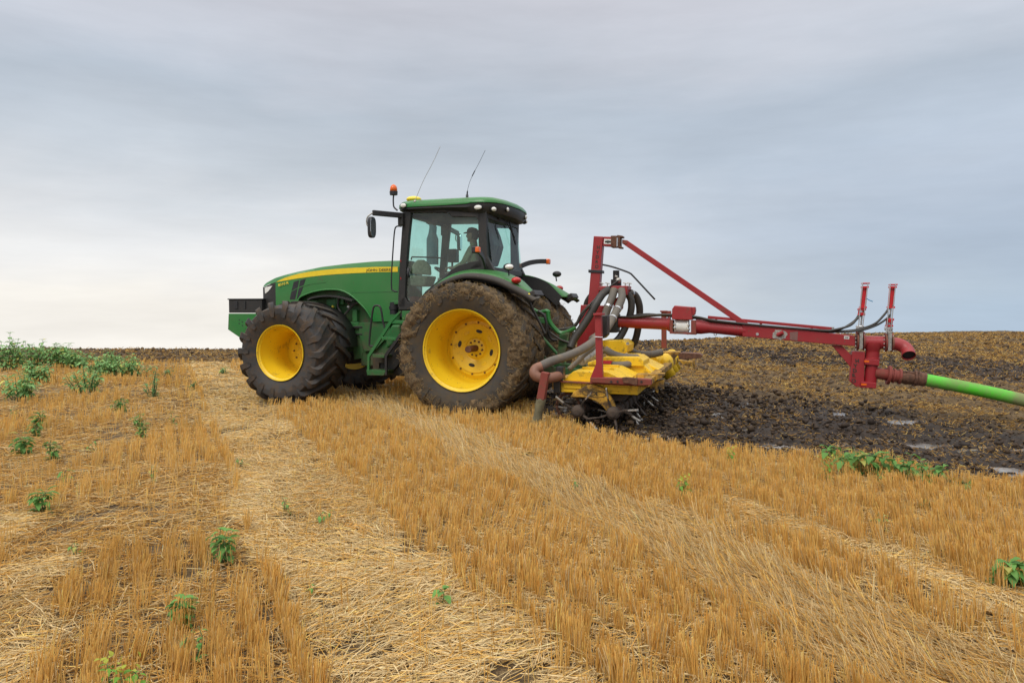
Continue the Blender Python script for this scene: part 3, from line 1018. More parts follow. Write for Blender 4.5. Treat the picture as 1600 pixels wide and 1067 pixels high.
# aerials
c = MB()
q = spl(ZL(2, [(362, 395), (372, 362), (420, 250), (475, 145), (525, 37)], .90), 5)
c.tube(q, [.010 if i < 4 else .0038 for i in range(len(q))], 6)
c.tube([q[0] - Vector((0, 0, .01)), q[0] + Vector((0, 0, .03))], .022, 10)
c.build('aerial', M['worn_steel'], tractor, smooth='all')
c = MB()
q = spl(ZL(2, [(697, 362), (700, 318), (715, 262), (737, 212), (775, 140), (813, 62)], -.3), 5)
c.tube(q, [.014 if i < 5 else (.009 if 14 <= i <= 16 else .0034) for i in range(len(q))], 6)
c.tube([q[0] - Vector((0, 0, .06)), q[0] + Vector((0, 0, .04))], .024, 10)
c.build('aerial', M['black'], tractor, smooth='all')
# mirrors
for s_ in (1, -1):
    c = MB()
    a = Z(2, 285, 480, .88); b = Z(2, 92, 462, 1.38) if s_ > 0 else Vector((1.28, 1.42, 3.02))
    a2 = Vector((a.x, a.y * s_, a.z)); b2 = Vector((b.x, b.y * s_, b.z))
    c.bar(a2, b2, .05, .085)
    c.box((a.x + .03, s_ * .86, a.z - .06), (.09, .12, .20))
    arm = c.build('mirror_arm', M['black_dusty'], tractor, bevel=.012)
    mc = Z(2, 95, 555, 1.42) if s_ > 0 else Vector((1.24, 1.46, 2.86)); mc.y *= s_
    mh = .165
    c = MB()
    rotm = Matrix.Rotation(R_(-10) * s_, 3, 'Z')
    ring_ = [Vector((.0, (.075 if s_ > 0 else .11) * math.copysign(abs(math.cos(t)) ** .6, math.cos(t)), mh * math.copysign(abs(math.sin(t)) ** .6, math.sin(t)))) for t in [2 * math.pi * i / 24 for i in range(24)]]
    pts = [mc + rotm @ v for v in ring_]
    c.extr(pts, rotm @ Vector((.06, 0, 0)))
    hs = c.build('mirror_housing', M['black'], arm, bevel=.015)
    c = MB()
    pts = [mc + rotm @ (Vector((-.004, v.y * .88, v.z * .92))) for v in ring_]
    c.extr(pts, rotm @ Vector((.01, 0, 0)))
    c.build('mirror_glass', M['mirror'], arm)
    c = MB()
    q = [b2, mc + Vector((.10, .0, .16)), mc + Vector((.11, 0, .05)), mc + Vector((.06, 0, 0))]
    c.tube(spl(q, 5), .012, 8)
    c.build('mirror_stalk', M['worn_steel'], arm, smooth='all')
# interior mirror-like far mirror seen through the windscreen
# handrails
c = MB()
c.tube(spl(ZL(2, [(276, 549), (245, 550), (232, 580), (222, 700), (213, 850), (212, 930), (218, 958), (250, 968)], .93), 4), .012, 8)
c.build('grab_rail', M['black'], tractor, smooth='all')
c = MB()
c.tube(spl(ZL(10, [(690, 672), (655, 668), (647, 640), (660, 480), (680, 320), (695, 262), (725, 248), (758, 262), (775, 320), (790, 420), (815, 500)], .98), 4), .016, 8)
c.build('step_rail', M['black_dusty'], tractor, smooth='all')
# door handle, sill reflectors
c = MB(); c.tube(ZL(2, [(322, 815), (318, 850), (322, 878)], .87), .022, 10); c.build('door_handle', M['black'], tractor, smooth='all')
for y_ in (770, 882):
    c = MB(); p = Z(2, 272, y_, .852); c.box((p.x, .853, p.z), (.012, .006, .035)); c.build('reflector', M['redlens'], tractor)
# ---- steps
st = MB()
st.slab(ZL(10, [(632, 765), (870, 395), (965, 308), (985, 312), (895, 412), (655, 785), (650, 975), (628, 970)], 1.02), 1.0, 1.04)
st.build('step_stringer', M['green_frame'], tractor, bevel=.003)
st = MB()
st.slab(ZL(10, [(812, 755), (1050, 425), (1075, 440), (835, 775), (835, 975), (812, 972)], 1.02), 1.0, 1.04)
st.slab(ZL(10, [(815, 770), (1075, 425), (1090, 700), (860, 960), (818, 965)], .80), .76, .78)
st.build('step_stringer', M['black_dusty'], tractor, bevel=.003)
st = MB()
p0, p1 = Z(10, 865, 405, 1.0), Z(10, 1040, 440, 1.0)
st.box(((p0.x + p1.x) / 2, .86, (p0.z + p1.z) / 2), (abs(p0.x - p1.x), .34, abs(p0.z - p1.z)))
st.slab(ZL(10, [(975, 305), (1110, 305), (1110, 400), (975, 400)], .9), .7, .86)
st.build('platform', M['green_frame'], tractor, bevel=.005)
for pts, mt in (([(788, 572), (935, 585), (935, 612), (790, 604)], 'green_frame'), ([(690, 752), (815, 765), (815, 792), (700, 790)], 'green_dirty'), ([(628, 918), (830, 925), (812, 975), (640, 972)], 'green_dirty')):
    q = ZL(10, pts, 1.0)
    st = MB(); st.slab(q, .72, 1.045); st.build('step', M[mt], tractor, bevel=.004)
st = MB()
st.slab(ZL(10, [(640, 780), (815, 790), (815, 850), (705, 852), (705, 920), (640, 925)], .9), .74, .76)
st.build('step_back_plate', M['rubber_mud'], tractor)
st = MB()
st.slab(ZL(10, [(880, 450), (1000, 450), (960, 590), (900, 650), (820, 700), (820, 560)], .7), .5, .7)
st.build('fuel_tank', M['green_frame'], tractor, bevel=.03)
st = MB()
st.box((1.35, .55, .62), (1.1, .35, .34))
st.build('belly_tank', M['black_dusty'], tractor, bevel=.04)

# ---- rear fenders
outer = ZL(3, [(205, 325), (232, 285), (262, 245), (305, 200), (350, 165), (400, 140), (450, 122), (520, 108), (600, 110), (680, 124), (760, 150), (840, 190), (900, 222), (965, 258), (982, 270)], 1.45)
inner = ZL(3, [(205, 300), (232, 262), (262, 225), (305, 180), (350, 148), (400, 118), (450, 98), (520, 84), (600, 82), (680, 88), (760, 104), (840, 138), (880, 168), (925, 215), (960, 250)], 1.0)
outer = spl(outer, 4); inner = spl(inner, 4)
for s_ in (1, -1):
    c = MB()
    k = len(outer)
    rows = []
    for t in (0.0, .25, .5, .75, 1.0):
        rows.append([Vector((i.x + (o.x - i.x) * t, s_ * (.78 + (1.36 - .78) * t), i.z + (o.z - i.z) * t + .02 * math.sin(math.pi * t))) for i, o in zip(inner, outer)])
    c.add([p for r in rows for p in r], [(a * k + i, a * k + i + 1, (a + 1) * k + i + 1, (a + 1) * k + i) for a in range(4) for i in range(k - 1)])
    fd = c.build('rear_fender', M['fender_green'], tractor, smooth='all')
    sol = fd.modifiers.new('sheet', 'SOLIDIFY'); sol.thickness = .02; sol.offset = -1
    c = MB()
    r1 = rows[-1]
    r0 = [p + Vector((0, -.10 * s_, .014)) for p in r1]
    ctr = Vector((0, 0, .96))
    r2 = [Vector((p.x, s_ * 1.47, p.z)) - (Vector((p.x, 0, p.z)) - ctr).normalized() * .022 for p in r1]
    r3 = [p - (Vector((p.x, 0, p.z)) - ctr).normalized() * .065 for p in r2]
    c.add(r0 + r1 + r2 + r3, [(a * k + i, a * k + i + 1, (a + 1) * k + i + 1, (a + 1) * k + i) for a in range(3) for i in range(k - 1)])
    fl = c.build('fender_flare', M['flare'], fd, smooth='all')
    sol = fl.modifiers.new('sheet', 'SOLIDIFY'); sol.thickness = .014
    c = MB()
    w0 = rows[0]
    w1 = [Vector((p.x * .90, p.y - .01 * s_, .96 + (p.z - .96) * .80)) for p in w0]
    c.add(w0 + w1, [(i, i + 1, k + i + 1, k + i) for i in range(k - 1)])
    c.build('inner_guard', M['black_dusty'], fd, smooth='all')
    c = MB()
    hh = rows[0][len(rows[0]) // 2:]
    r5 = [p + Vector((0, -.012 * s_, .0)) for p in rows[3][k // 2:]]
    r6 = [p - (Vector((p.x, 0, p.z)) - Vector((0, 0, .96))).normalized() * .16 for p in r5]
    c.add(r5 + r6, [(i, i + 1, len(r5) + i + 1, len(r5) + i) for i in range(len(r5) - 1)])
    c.build('mud_skirt', M['black_dusty'], fd, smooth='all')
    # tail lamp box at the fender end
    p = Z(3, 943, 248, 1.40)
    c = MB(); c.box((p.x, s_ * 1.20, p.z), (.14, .46, .09), Matrix.Rotation(R_(28), 3, 'Y'))
    tl = c.build('tail_lamp', M['black_dusty'], fd, bevel=.015)
    c = MB(); c.ball((p.x + .02, s_ * 1.435, p.z + .005), (.018, .012, .016), 10, 6); c.build('marker_lamp', M['decal_yellow'], tl, smooth='all')
    p = Z(3, 848, 157, 1.30)
    c = MB(); c.ball((p.x, s_ * 1.30, p.z - (.05 if s_ < 0 else 0)), (.072, .10, .052), 18, 10); c.build('reflector', M['redlens'], fd, smooth='all')
    # work light on a stalk
    p = Z(3, 795, 70, 1.25) if s_ > 0 else Vector((Z(3, 795, 70, 1.25).x - .12, 1.25, Z(3, 795, 70, 1.25).z))
    c = MB(); c.tube([(p.x + .02, s_ * 1.2, p.z), (p.x, s_ * 1.2, p.z - .13)], .012, 8)
    wlh = c.build('lamp_stalk', M['black'], fd)
    c = MB(); c.ball((p.x, s_ * 1.22, p.z), (.085, .06, .055), 18, 10); c.build('lamp_housing', M['black'], wlh, smooth='all')
    c = MB(); c.ball((p.x - .012, s_ * (1.22 + .016), p.z), (.070, .055, .044), 18, 10); c.build('lens', M['lens'], wlh, smooth='all')
# sheet closing the gap from cab side to fender top
# indicator arms
c = MB()
q = spl([Z(3, 856, 88, -.80), Z(3, 880, 65, -.95), Z(3, 930, 45, -1.2), Z(3, 985, 36, -1.45), Z(3, 1040, 35, -1.65)], 4)
for i in range(len(q) - 1): c.bar(q[i], q[i + 1], .03, .085)
ia = c.build('indicator_arm', M['black_dusty'], tractor)
c = MB(); a = q[-1]; c.box(a + Vector((-.02, -.05, 0)), (.08, .13, .10)); c.build('indicator_lamp', M['orange'], ia, bevel=.02)
c = MB()
q = spl([Z(2, 815, 815, .88), Z(2, 806, 770, .98), Z(2, 790, 730, 1.12), Z(2, 765, 705, 1.32)], 4)
for i in range(len(q) - 1): c.bar(q[i], q[i + 1], .03, .075)
ia = c.build('indicator_arm', M['black_dusty'], tractor)
c = MB(); a = Z(2, 752, 699, 1.36); c.box(a, (.11, .09, .10)); c.build('indicator_lamp', M['black'], ia, bevel=.015)
c = MB(); c.box(a + Vector((-.035, .0, .0)), (.06, .10, .085)); c.build('indicator_lens', M['orange'], ia, bevel=.015)
# rear wiper and its motor
c = MB()
c.tube([Z(2, 905, 470, .2), Z(2, 960, 540, .1), Z(2, 1000, 620, -.1)], .010, 6)
c.bar(Z(2, 970, 520, -.2), Z(2, 1008, 665, -.4), .02, .03)
c.build('wiper', M['black'], tractor)
c = MB(); a = Z(2, 898, 488, .30); c.box(a, (.06, .09, .10)); c.build('wiper_motor', M['black'], tractor, bevel=.015)
# exhaust stack on the far front corner
c = MB()
q = [Z(8, 505, 620, -.78), Z(8, 505, 360, -.78), Z(8, 505, 300, -.78), Z(8, 512, 235, -.78), Z(8, 500, 190, -.78), Z(8, 460, 165, -.78)]
c.tube(q, [.11, .11, .075, .07, .065, .065], 18)
c.build('exhaust_stack', M['black'], tractor, smooth=True)
# ---- cab interior
c = MB()
sx = Z(8, 1150, 500, 0).x
c.box((sx + .33, 0, 1.98), (.50, .52, .14))
seat = c.build('seat', M['seat'], tractor, bevel=.04)
c = MB()
c.extr(ZL(8, [(1085, 195), (1120, 200), (1170, 320), (1200, 430), (1180, 510), (1140, 640), (1060, 640), (1050, 400)], 0), (0, -.26, 0))
c.extr(ZL(8, [(1085, 195), (1120, 200), (1170, 320), (1200, 430), (1180, 510), (1140, 640), (1060, 640), (1050, 400)], 0), (0, .26, 0))
c.build('backrest', M['black'], seat, bevel=.03)
c = MB(); c.box((sx + .33, 0, 1.75), (.34, .36, .34)); c.build('pedestal', M['black'], seat, bevel=.02)
c = MB(); c.box((sx + .40, -.34, 2.14), (.48, .11, .08)); c.build('armrest', M['interior'], seat, bevel=.03)
c = MB()
q = ZL(8, [(345, 572), (400, 572), (440, 600), (470, 640), (478, 735), (290, 720), (285, 640), (310, 600)], .45)
c.extr(q, (0, -.10, 0))
c.slab(ZL(8, [(290, 740), (480, 740), (440, 850), (300, 850)], .45), .15, .55)
c.build('passenger_seat', M['seat'], tractor, bevel=.03)
c = MB()
a = Z(8, 600, 600, 0); b = Z(8, 590, 540, 0)
c.tube([(a.x + .1, 0, 1.6), (a.x + .02, 0, 2.1)], .05, 12)
c.build('steering_column', M['interior'], tractor, smooth=True)
c = MB()
n_ = 28
ctr = Vector((a.x - .06, 0, 2.20)); tilt = Matrix.Rotation(R_(-28), 3, 'Y')
c.tube([ctr + tilt @ Vector((.19 * math.cos(t), .19 * math.sin(t), 0)) for t in [2 * math.pi * i / n_ for i in range(n_ + 1)]], .014, 8)
for k in range(3):
    t = 2 * math.pi * k / 3
    c.tube([ctr, ctr + tilt @ Vector((.19 * math.cos(t), .19 * math.sin(t), 0))], .012, 6)
c.build('steering_wheel', M['black'], tractor, smooth='all')
c = MB()
a = Z(8, 680, 465, -.45); b = Z(8, 765, 600, -.45)
c.box(((a.x + b.x) / 2, -.45, (a.z + b.z) / 2), (abs(a.x - b.x), .16, abs(a.z - b.z)))
c.tube([(b.x + .1, -.45, 1.8), (b.x + .1, -.45, b.z)], .02, 8)
c.build('display_screen', M['black'], tractor, bevel=.012)
c = MB()
c.tube(spl(ZL(8, [(285, 575), (290, 548), (320, 545), (520, 550), (640, 560)], .78), 4), .012, 8)
c.build('door_rail', M['black'], tractor, smooth='all')
# inside panel lining below the roof
c = MB(); c.box(((xf_top + xr_t) / 2 + .02, 0, zt - .005), (abs(xf_top - xr_t) - .16, 1.56, .03)); c.build('headliner', M['interior'], tractor, bevel=.008)

# ---- rear linkage
c = MB()
for y in (.42, -.42):
    c.bar((-.35, y * .9, .62), (-1.55, y, .58), .07, .10)
    c.tube([(-.45, y * .9, 1.35), (-1.1, y, .64)], .028, 8)
    c.bar((-.30, y, 1.42), (-.80, y, 1.36), .06, .10)
c.build('lower_link', M['green_dirty'], tractor, bevel=.01)
c = MB()
c.slab(ZL(4, [(330, 960), (410, 945), (415, 960), (370, 1080), (310, 1080)], .55), .50, .58)
c.slab(ZL(5, [(315, 20), (400, 10), (390, 100), (355, 200), (290, 205)], .55), .50, .58)
c.build('hitch_frame', M['green_dirty'], tractor, bevel=.006)
c = MB()
c.tube(spl(ZL(4, [(80, 735), (140, 760), (200, 745), (225, 760)], .5), 4), .03, 8)
c.tube(spl(ZL(4, [(215, 750), (225, 830), (270, 900), (330, 950), (400, 935), (470, 900)], .5), 4), .035, 8)
c.box((-.62, .25, 1.15), (.3, .3, .5))
c.build('lift_arm', M['green'], tractor, smooth=True)
c = MB()
for pl, r, ly in (([(40, 640), (60, 700), (110, 800), (160, 900), (190, 960)], .02, .9), ([(120, 750), (180, 790), (200, 880), (190, 960)], .022, .6), ([(210, 870), (260, 920), (340, 945), (430, 900), (480, 860), (520, 780), (600, 690)], .020, .5),
                  ([(200, 900), (300, 915), (400, 905), (480, 880)], .018, .3), ([(150, 740), (190, 800), (205, 900), (240, 1000), (300, 1020)], .022, .4), ([(230, 940), (330, 1010), (420, 1040)], .016, .6)):
    c.tube(spl(ZL(4, pl, ly), 5), r, 8)
c.build('hydraulic_line', M['hose_dark'], tractor, smooth='all')

# ================================================================== DRIVER AND BUCKET
def skinned(name, joints, bones, mat, parent=None, loc=(0, 0, 0), rz=0.0, sub=2, root=0):
    me = bpy.data.meshes.new(name)
    me.from_pydata([tuple(j[0]) for j in joints], bones, [])
    me.update()
    o = bpy.data.objects.new(name, me)
    o.location = loc; o.rotation_euler = (0, 0, rz)
    COL.objects.link(o)
    if parent: o.parent = parent
    me.materials.append(mat)
    sk = o.modifiers.new('skin', 'SKIN')
    lay = me.skin_vertices[0] if me.skin_vertices else None
    if lay is None:
        bpy.context.view_layer.objects.active = o
        bpy.ops.mesh.customdata_skin_add()
        lay = me.skin_vertices[0]
    for i, j in enumerate(joints):
        r = j[1] if isinstance(j[1], tuple) else (j[1], j[1])
        lay.data[i].radius = r
        lay.data[i].use_root = (i == root)
    ss = o.modifiers.new('ss', 'SUBSURF'); ss.levels = ss.render_levels = sub
    sk.use_smooth_shade = True
    dg = bpy.context.evaluated_depsgraph_get(); dg.update()
    m2 = bpy.data.meshes.new_from_object(o.evaluated_get(dg))
    o.modifiers.clear()
    o.data = m2
    m2.name = name
    return o
hx = Z(8, 935, 275, 0)
seatx = hx.x - .02
DX = seatx
def person_build():
    # body joints in tractor coordinates (x forward, y left)
    J, B = [], []
    def j(x, y, z, r): J.append((Vector((DX + x, y, z)), r)); return len(J) - 1
    pel = j(.02, 0, 2.14, (.15, .12))
    w = j(.00, 0, 2.30, (.15, .11)); ch = j(.0, 0, 2.50, (.17, .12)); nk0 = j(.02, 0, 2.64, (.09, .08)); nk = j(.035, 0, 2.79, .052); 
    B += [(pel, w), (w, ch), (ch, nk0), (nk0, nk)]
    for s in (1, -1):
        sh = j(.0, .18 * s, 2.58, .065); el = j(.12, .25 * s, 2.33, .05); wr_ = j(.34, .14 * s, 2.26, .032); pm = j(.41, .12 * s, 2.27, (.035, .022))
        B += [(ch, sh), (sh, el), (el, wr_), (wr_, pm)]
        for k, (dy, ln) in enumerate(((.030, .060), (.011, .072), (-.009, .068), (-.027, .052))):
            a = j(.445, (.12 + dy) * s, 2.275, .0095); b = j(.445 + ln * .5, (.12 + dy * 1.1) * s, 2.265, .0085); c2 = j(.445 + ln * .62, (.12 + dy * 1.1) * s, 2.232, .0075)
            B += [(pm, a), (a, b), (b, c2)]
        a = j(.41, (.12 - .045) * s, 2.262, .010); b = j(.44, (.12 - .06) * s, 2.245, .009); B += [(pm, a), (a, b)]
        hp = j(.05, .10 * s, 2.12, .095); kn = j(.46, .15 * s, 2.16, .07); an = j(.56, .15 * s, 1.70, .045); to = j(.70, .16 * s, 1.64, .035)
        B += [(pel, hp), (hp, kn), (kn, an), (an, to)]
    return J, B
per = empty('person', tuple(Vector((TX, TY, 0)) + hv * DX + Vector((0, 0, 2.05))), math.atan2(hv.y, hv.x))
tag(per, 'person in a cap and khaki work jacket sitting at the wheel inside the tractor cab', 'person')
J, B = person_build()
J = [(v - Vector((DX, 0, 2.05)), r) for v, r in J]
body = skinned('body', J, B, M['jacket'], per)
body.data.materials.append(M['skin']); body.data.materials.append(M['trousers'])
for p in body.data.polygons:
    cz, cx = p.center.z, p.center.x
    if cx > .33 and .12 < cz < .30 and abs(p.center.y) < .22: p.material_index = 1
    elif cz > .63: p.material_index = 1
    elif cz < .13 and (cx > .10 or cz < .08): p.material_index = 2
hd = MB()
hc = Vector((.045, 0, .775))
hd.ball(hc, (.098, .076, .118), 20, 14)
hd.ball(hc + Vector((.098, 0, -.012)), (.020, .013, .022), 8, 6)            # nose
hd.ball(hc + Vector((.055, 0, -.085)), (.040, .042, .030), 10, 8)           # chin
hd.ball(hc + Vector((.092, 0, -.052)), (.010, .024, .007), 8, 6)            # mouth
for s in (1, -1): hd.ball(hc + Vector((-.005, .077 * s, -.01)), (.020, .010, .030), 8, 6)
head = hd.build('head', M['skin'], per, smooth='all')
for s in (1, -1):
    e = MB(); e.ball(hc + Vector((.086, .030 * s, .012)), (.010, .013, .008), 8, 6); e.build('eye', M['decal_dark'], head, smooth='all')
cp = MB()
cp.tube([hc + Vector((-.005, 0, .035)), hc + Vector((-.005, 0, .085)), hc + Vector((-.008, 0, .118)), hc + Vector((-.01, 0, .130))], [.103, .098, .07, .02], 20)
cp.extr([hc + Vector((.05, .07, .045)), hc + Vector((.13, .06, .035)), hc + Vector((.165, 0, .03)), hc + Vector((.13, -.06, .035)), hc + Vector((.05, -.07, .045))], (0, 0, .010))
cp.build('cap', M['cap'], per, smooth=True)
hr = MB(); hr.ball(hc + Vector((-.03, 0, -.01)), (.080, .079, .095), 14, 10); hr.build('hair', M['decal_dark'], per, smooth='all')

bk = Z(8, 325, 900, .62)
bw = Vector((TX, TY, 0)) + hv * bk.x + lv * bk.y
bucket = empty('bucket', (bw.x, bw.y, 1.56), math.atan2(hv.y, hv.x))
tag(bucket, 'small brown bucket with a white handle on the tractor cab floor behind the door glass', 'bucket')
c = MB(); c.tube([(0, 0, 0), (0, 0, .20), (0, 0, .215), (0, 0, .216), (0, 0, .03)], [.085, .105, .112, .098, .08], 24, caps=False); c.tube([(0, 0, 0), (0, 0, .01)], .085, 24)
c.build('body', M['bucket'], bucket, smooth=True)
c = MB(); c.tube(spl([(.11, 0, .19), (.06, .10, .13), (-.04, .115, .09), (-.11, 0, .19)], 6), .008, 6); c.build('handle', M['white'], bucket, smooth='all')
# ================================================================== SLURRY INJECTOR
IX = -2.2
iw = Vector((TX, TY, 0)) + hv * IX
injector = empty('slurry_injector', tuple(iw), math.atan2(hv.y, hv.x))
tag(injector, 'red and yellow slurry injector with tall mast and long boom behind the tractor', 'farm implement')
OI = (IX, 0, 0)
def ib(mb, name, mat, parent=None, **kw):
    return mb.build(name, M[mat] if isinstance(mat, str) else mat, parent or injector, origin=OI, **kw)
def itext(body, size, pos, xd, yd, mat, parent, **kw):
    return text_part('lettering', body, size, Vector(pos) - Vector(OI), xd, yd, M[mat], parent, **kw)
# ---- mast
c = MB()
c.slab(ZL(4, [(648, 58), (735, 62), (722, 200), (697, 560), (690, 720), (590, 720), (603, 590), (625, 330)], 0), -.09, .09)
c.slab(ZL(4, [(738, 62), (812, 64), (806, 152), (733, 148)], 0), -.085, .085)
mast = ib(c, 'mast', 'red', bevel=.008)
c = MB()
c.slab(ZL(4, [(520, 690), (742, 697), (745, 800), (700, 1000), (640, 1085), (484, 1085), (505, 850)], .10), -.16, .12)
ib(c, 'mast_foot', 'red', mast, bevel=.008)
c = MB()
c.slab(ZL(4, [(806, 55), (862, 55), (862, 160), (806, 162)], 0), -.10, .10)
c.slab(ZL(4, [(864, 48), (916, 56), (914, 70), (890, 72), (890, 150), (908, 156), (906, 170), (868, 168)], 0), -.10, .10)
ib(c, 'mast_bracket', 'rust', mast, bevel=.006)
c = MB(); a, b = Z(4, 857, 70, .11), Z(4, 855, 150, .11); c.tube([a, b], .012, 8); ib(c, 'pin', 'steel', mast)
c = MB(); c.slab(ZL(4, [(905, 88), (950, 95), (955, 130), (905, 128)], 0), -.05, .05); ib(c, 'clevis', 'red_rust', mast, bevel=.008)
c = MB(); c.slab(ZL(4, [(600, 366), (726, 372), (726, 398), (600, 394)], 0), -.105, .105); ib(c, 'clamp', 'black', mast, bevel=.006)
c = MB(); c.slab(ZL(4, [(736, 80), (806, 82), (803, 128), (732, 126)], 0.087), .086, .090); lb = ib(c, 'label_plate', 'white', mast)
c = MB(); c.slab(ZL(4, [(740, 98), (768, 94), (798, 98), (798, 114), (778, 116), (770, 122), (762, 116), (742, 114)], 0.091), .0905, .092); ib(c, 'label_mark', 'decal_dark', lb)
lean = (Z(4, 675, 160, .09) - Z(4, 662, 335, .09)).normalized()
for ch, x_, y_ in (('H', 664, 172), ('Y', 660, 218), ('D', 654, 260), ('R', 652, 305), ('O', 648, 350)):
    itext(ch, .070, tuple(Z(4, x_, y_, .0915)), (-1, 0, .03), lean, 'decal_dark', mast, bold=.002, sx=1.05)
# top link, rod, brace to boom
c = MB(); c.tube(spl(ZL(4, [(720, 318), (780, 330), (850, 350), (935, 380), (975, 398), (1010, 430), (1205, 640)], .10), 4), .014, 8); ib(c, 'hose_guide_rod', 'black', mast, smooth='all')
c = MB(); a, b = P(977.5, 379, 0), P(1181, 518.5, 0)
c.bar(a, b, .085, .085)
br = ib(c, 'brace', 'red', bevel=.006)
c = MB(); c.slab([b + Vector((.10, 0, .09)), b + Vector((-.07, 0, -.02)), b + Vector((-.09, 0, -.09)), b + Vector((.0, 0, -.08)), b + Vector((.16, 0, .03))], -.075, .075); ib(c, 'clevis', 'red_rust', br, bevel=.006)
c = MB(); c.tube([b + Vector((-.02, .10, -.03)), b + Vector((-.02, -.10, -.03))], .022, 10); ib(c, 'pin', 'steel', br)
# ---- distributor with hoses
c = MB()
c.slab(ZL(4, [(706, 520), (972, 516), (966, 560), (960, 602), (900, 585), (700, 560)], 0), -.20, .20)
c.slab(ZL(4, [(830, 640), (905, 600), (905, 720), (870, 760), (830, 760)], 0), -.1, .1)
dist_ = ib(c, 'distributor', 'red', bevel=.01)
c = MB()
a, b = Z(4, 846, 372, 0), Z(4, 846, 520, 0)
c.tube([a, a.lerp(b, .55), a.lerp(b, .56), b], [.052, .052, .085, .085], 16)
ib(c, 'drive_motor', 'black_dusty', dist_, smooth=True)
c = MB(); c.ball(Z(4, 866, 462, .08), (.045, .045, .045), 12, 8); c.tube([Z(4, 835, 425, .08), Z(4, 860, 432, .08)], .02, 8); ib(c, 'pressure_gauge', 'worn_steel', dist_, smooth='all')
for x_ in (715, 765, 930, 968):
    c = MB()
    for y in (.14, -.14):
        a = Z(4, x_, 520, y)
        c.tube([a, a + Vector((0, 0, .05))], .010, 6)
        c.tube([a + Vector((-.035, 0, .045)), a + Vector((.035, 0, .06))], .008, 6)
    ib(c, 'wing_nut', 'worn_steel', dist_)
def hose(pts, r, mat='hose', name='slurry_hose', n=12):
    """pts: (zoom, x, y, ly)"""
    q = spl([Z(k, x, y, ly) for k, x, y, ly in pts], 6)
    c = MB(); c.tube(q, r, n)
    h = ib(c, name, mat, smooth='all')
    return h, q
def band(q, i, r, par):
    t = (q[min(i + 1, len(q) - 1)] - q[i - 1]).normalized() * .016
    c = MB(); c.tube([q[i] - t, q[i] + t], r * 1.09, 12); ib(c, 'hose_clamp', 'steel', par)
h1, q = hose([(4, 775, 550, .2), (4, 720, 590, .3), (4, 660, 680, .4), (4, 600, 790, .45), (4, 530, 900, .5), (4, 455, 1010, .55), (4, 420, 1090, .6)], .062, 'hose_dark')
h1b, q = hose([(4, 740, 545, 0), (4, 660, 570, 0), (4, 600, 630, -.05), (4, 570, 700, -.1), (4, 560, 820, -.2)], .055, 'hose_dark')
h2, q = hose([(4, 828, 548, .22), (4, 808, 620, .30), (4, 775, 700, .38), (4, 745, 790, .42), (4, 720, 880, .5), (4, 690, 960, .6), (5, 600, 60, .8)], .062)
band(q, 12, .062, h2)
h3, q = hose([(4, 895, 550, .25), (4, 900, 620, .35), (4, 870, 700, .5), (4, 820, 800, .75), (4, 770, 890, 1.0), (4, 690, 980, 1.3), (4, 610, 1050, 1.6), (5, 480, 165, 1.9), (5, 360, 215, 2.1), (5, 230, 255, 2.3), (5, 140, 300, 2.4)], .060)
band(q, 14, .060, h3); band(q, 19, .060, h3)
h4, q = hose([(4, 975, 580, -.05), (4, 1020, 600, -.15), (4, 1055, 670, -.2), (4, 1064, 760, -.25), (4, 1050, 900, -.3), (4, 1025, 1010, -.3), (4, 990, 1070, -.3)], .058, 'hose_dark')
band(q, 2, .058, h4)
h5, q = hose([(4, 950, 585, 0), (4, 985, 650, 0), (4, 980, 760, 0), (4, 930, 900, 0), (4, 880, 990, .05), (4, 830, 1040, .1)], .056, 'hose_dark')
h6, q = hose([(5, 930, 155, -.5), (5, 1000, 185, -.5), (5, 1080, 195, -.6), (5, 1150, 190, -.7), (5, 1220, 172, -.8)], .060)
h7, q = hose([(5, 715, 145, .7), (5, 790, 190, .7), (5, 880, 215, .7), (5, 960, 222, .7), (5, 1000, 225, .7), (5, 975, 255, .8), (5, 900, 285, .9), (5, 780, 290, 1.0)], .055)
h8, q = hose([(5, 660, 110, 1.0), (5, 560, 170, 1.5), (5, 480, 250, 1.7), (5, 395, 325, 1.8)], .035, 'hose')
c = MB(); c.tube([Z(5, 635, 165, 1.2), Z(5, 500, 250, 1.5)], .075, 14); ib(c, 'hydraulic_cylinder', 'worn_steel', smooth=True)
# cables along the hoses
for pts, r in (([(4, 880, 455, .1), (4, 800, 510, .2), (4, 700, 590, .3), (4, 600, 690, .4), (4, 540, 790, .45), (4, 480, 880, .5)], .011), ([(4, 870, 470, .1), (4, 780, 530, .2), (4, 690, 610, .3), (4, 585, 720, .4), (4, 520, 810, .45), (4, 450, 880, .5)], .013)):
    hose(pts, r, 'hose_dark', 'hydraulic_line', 8)
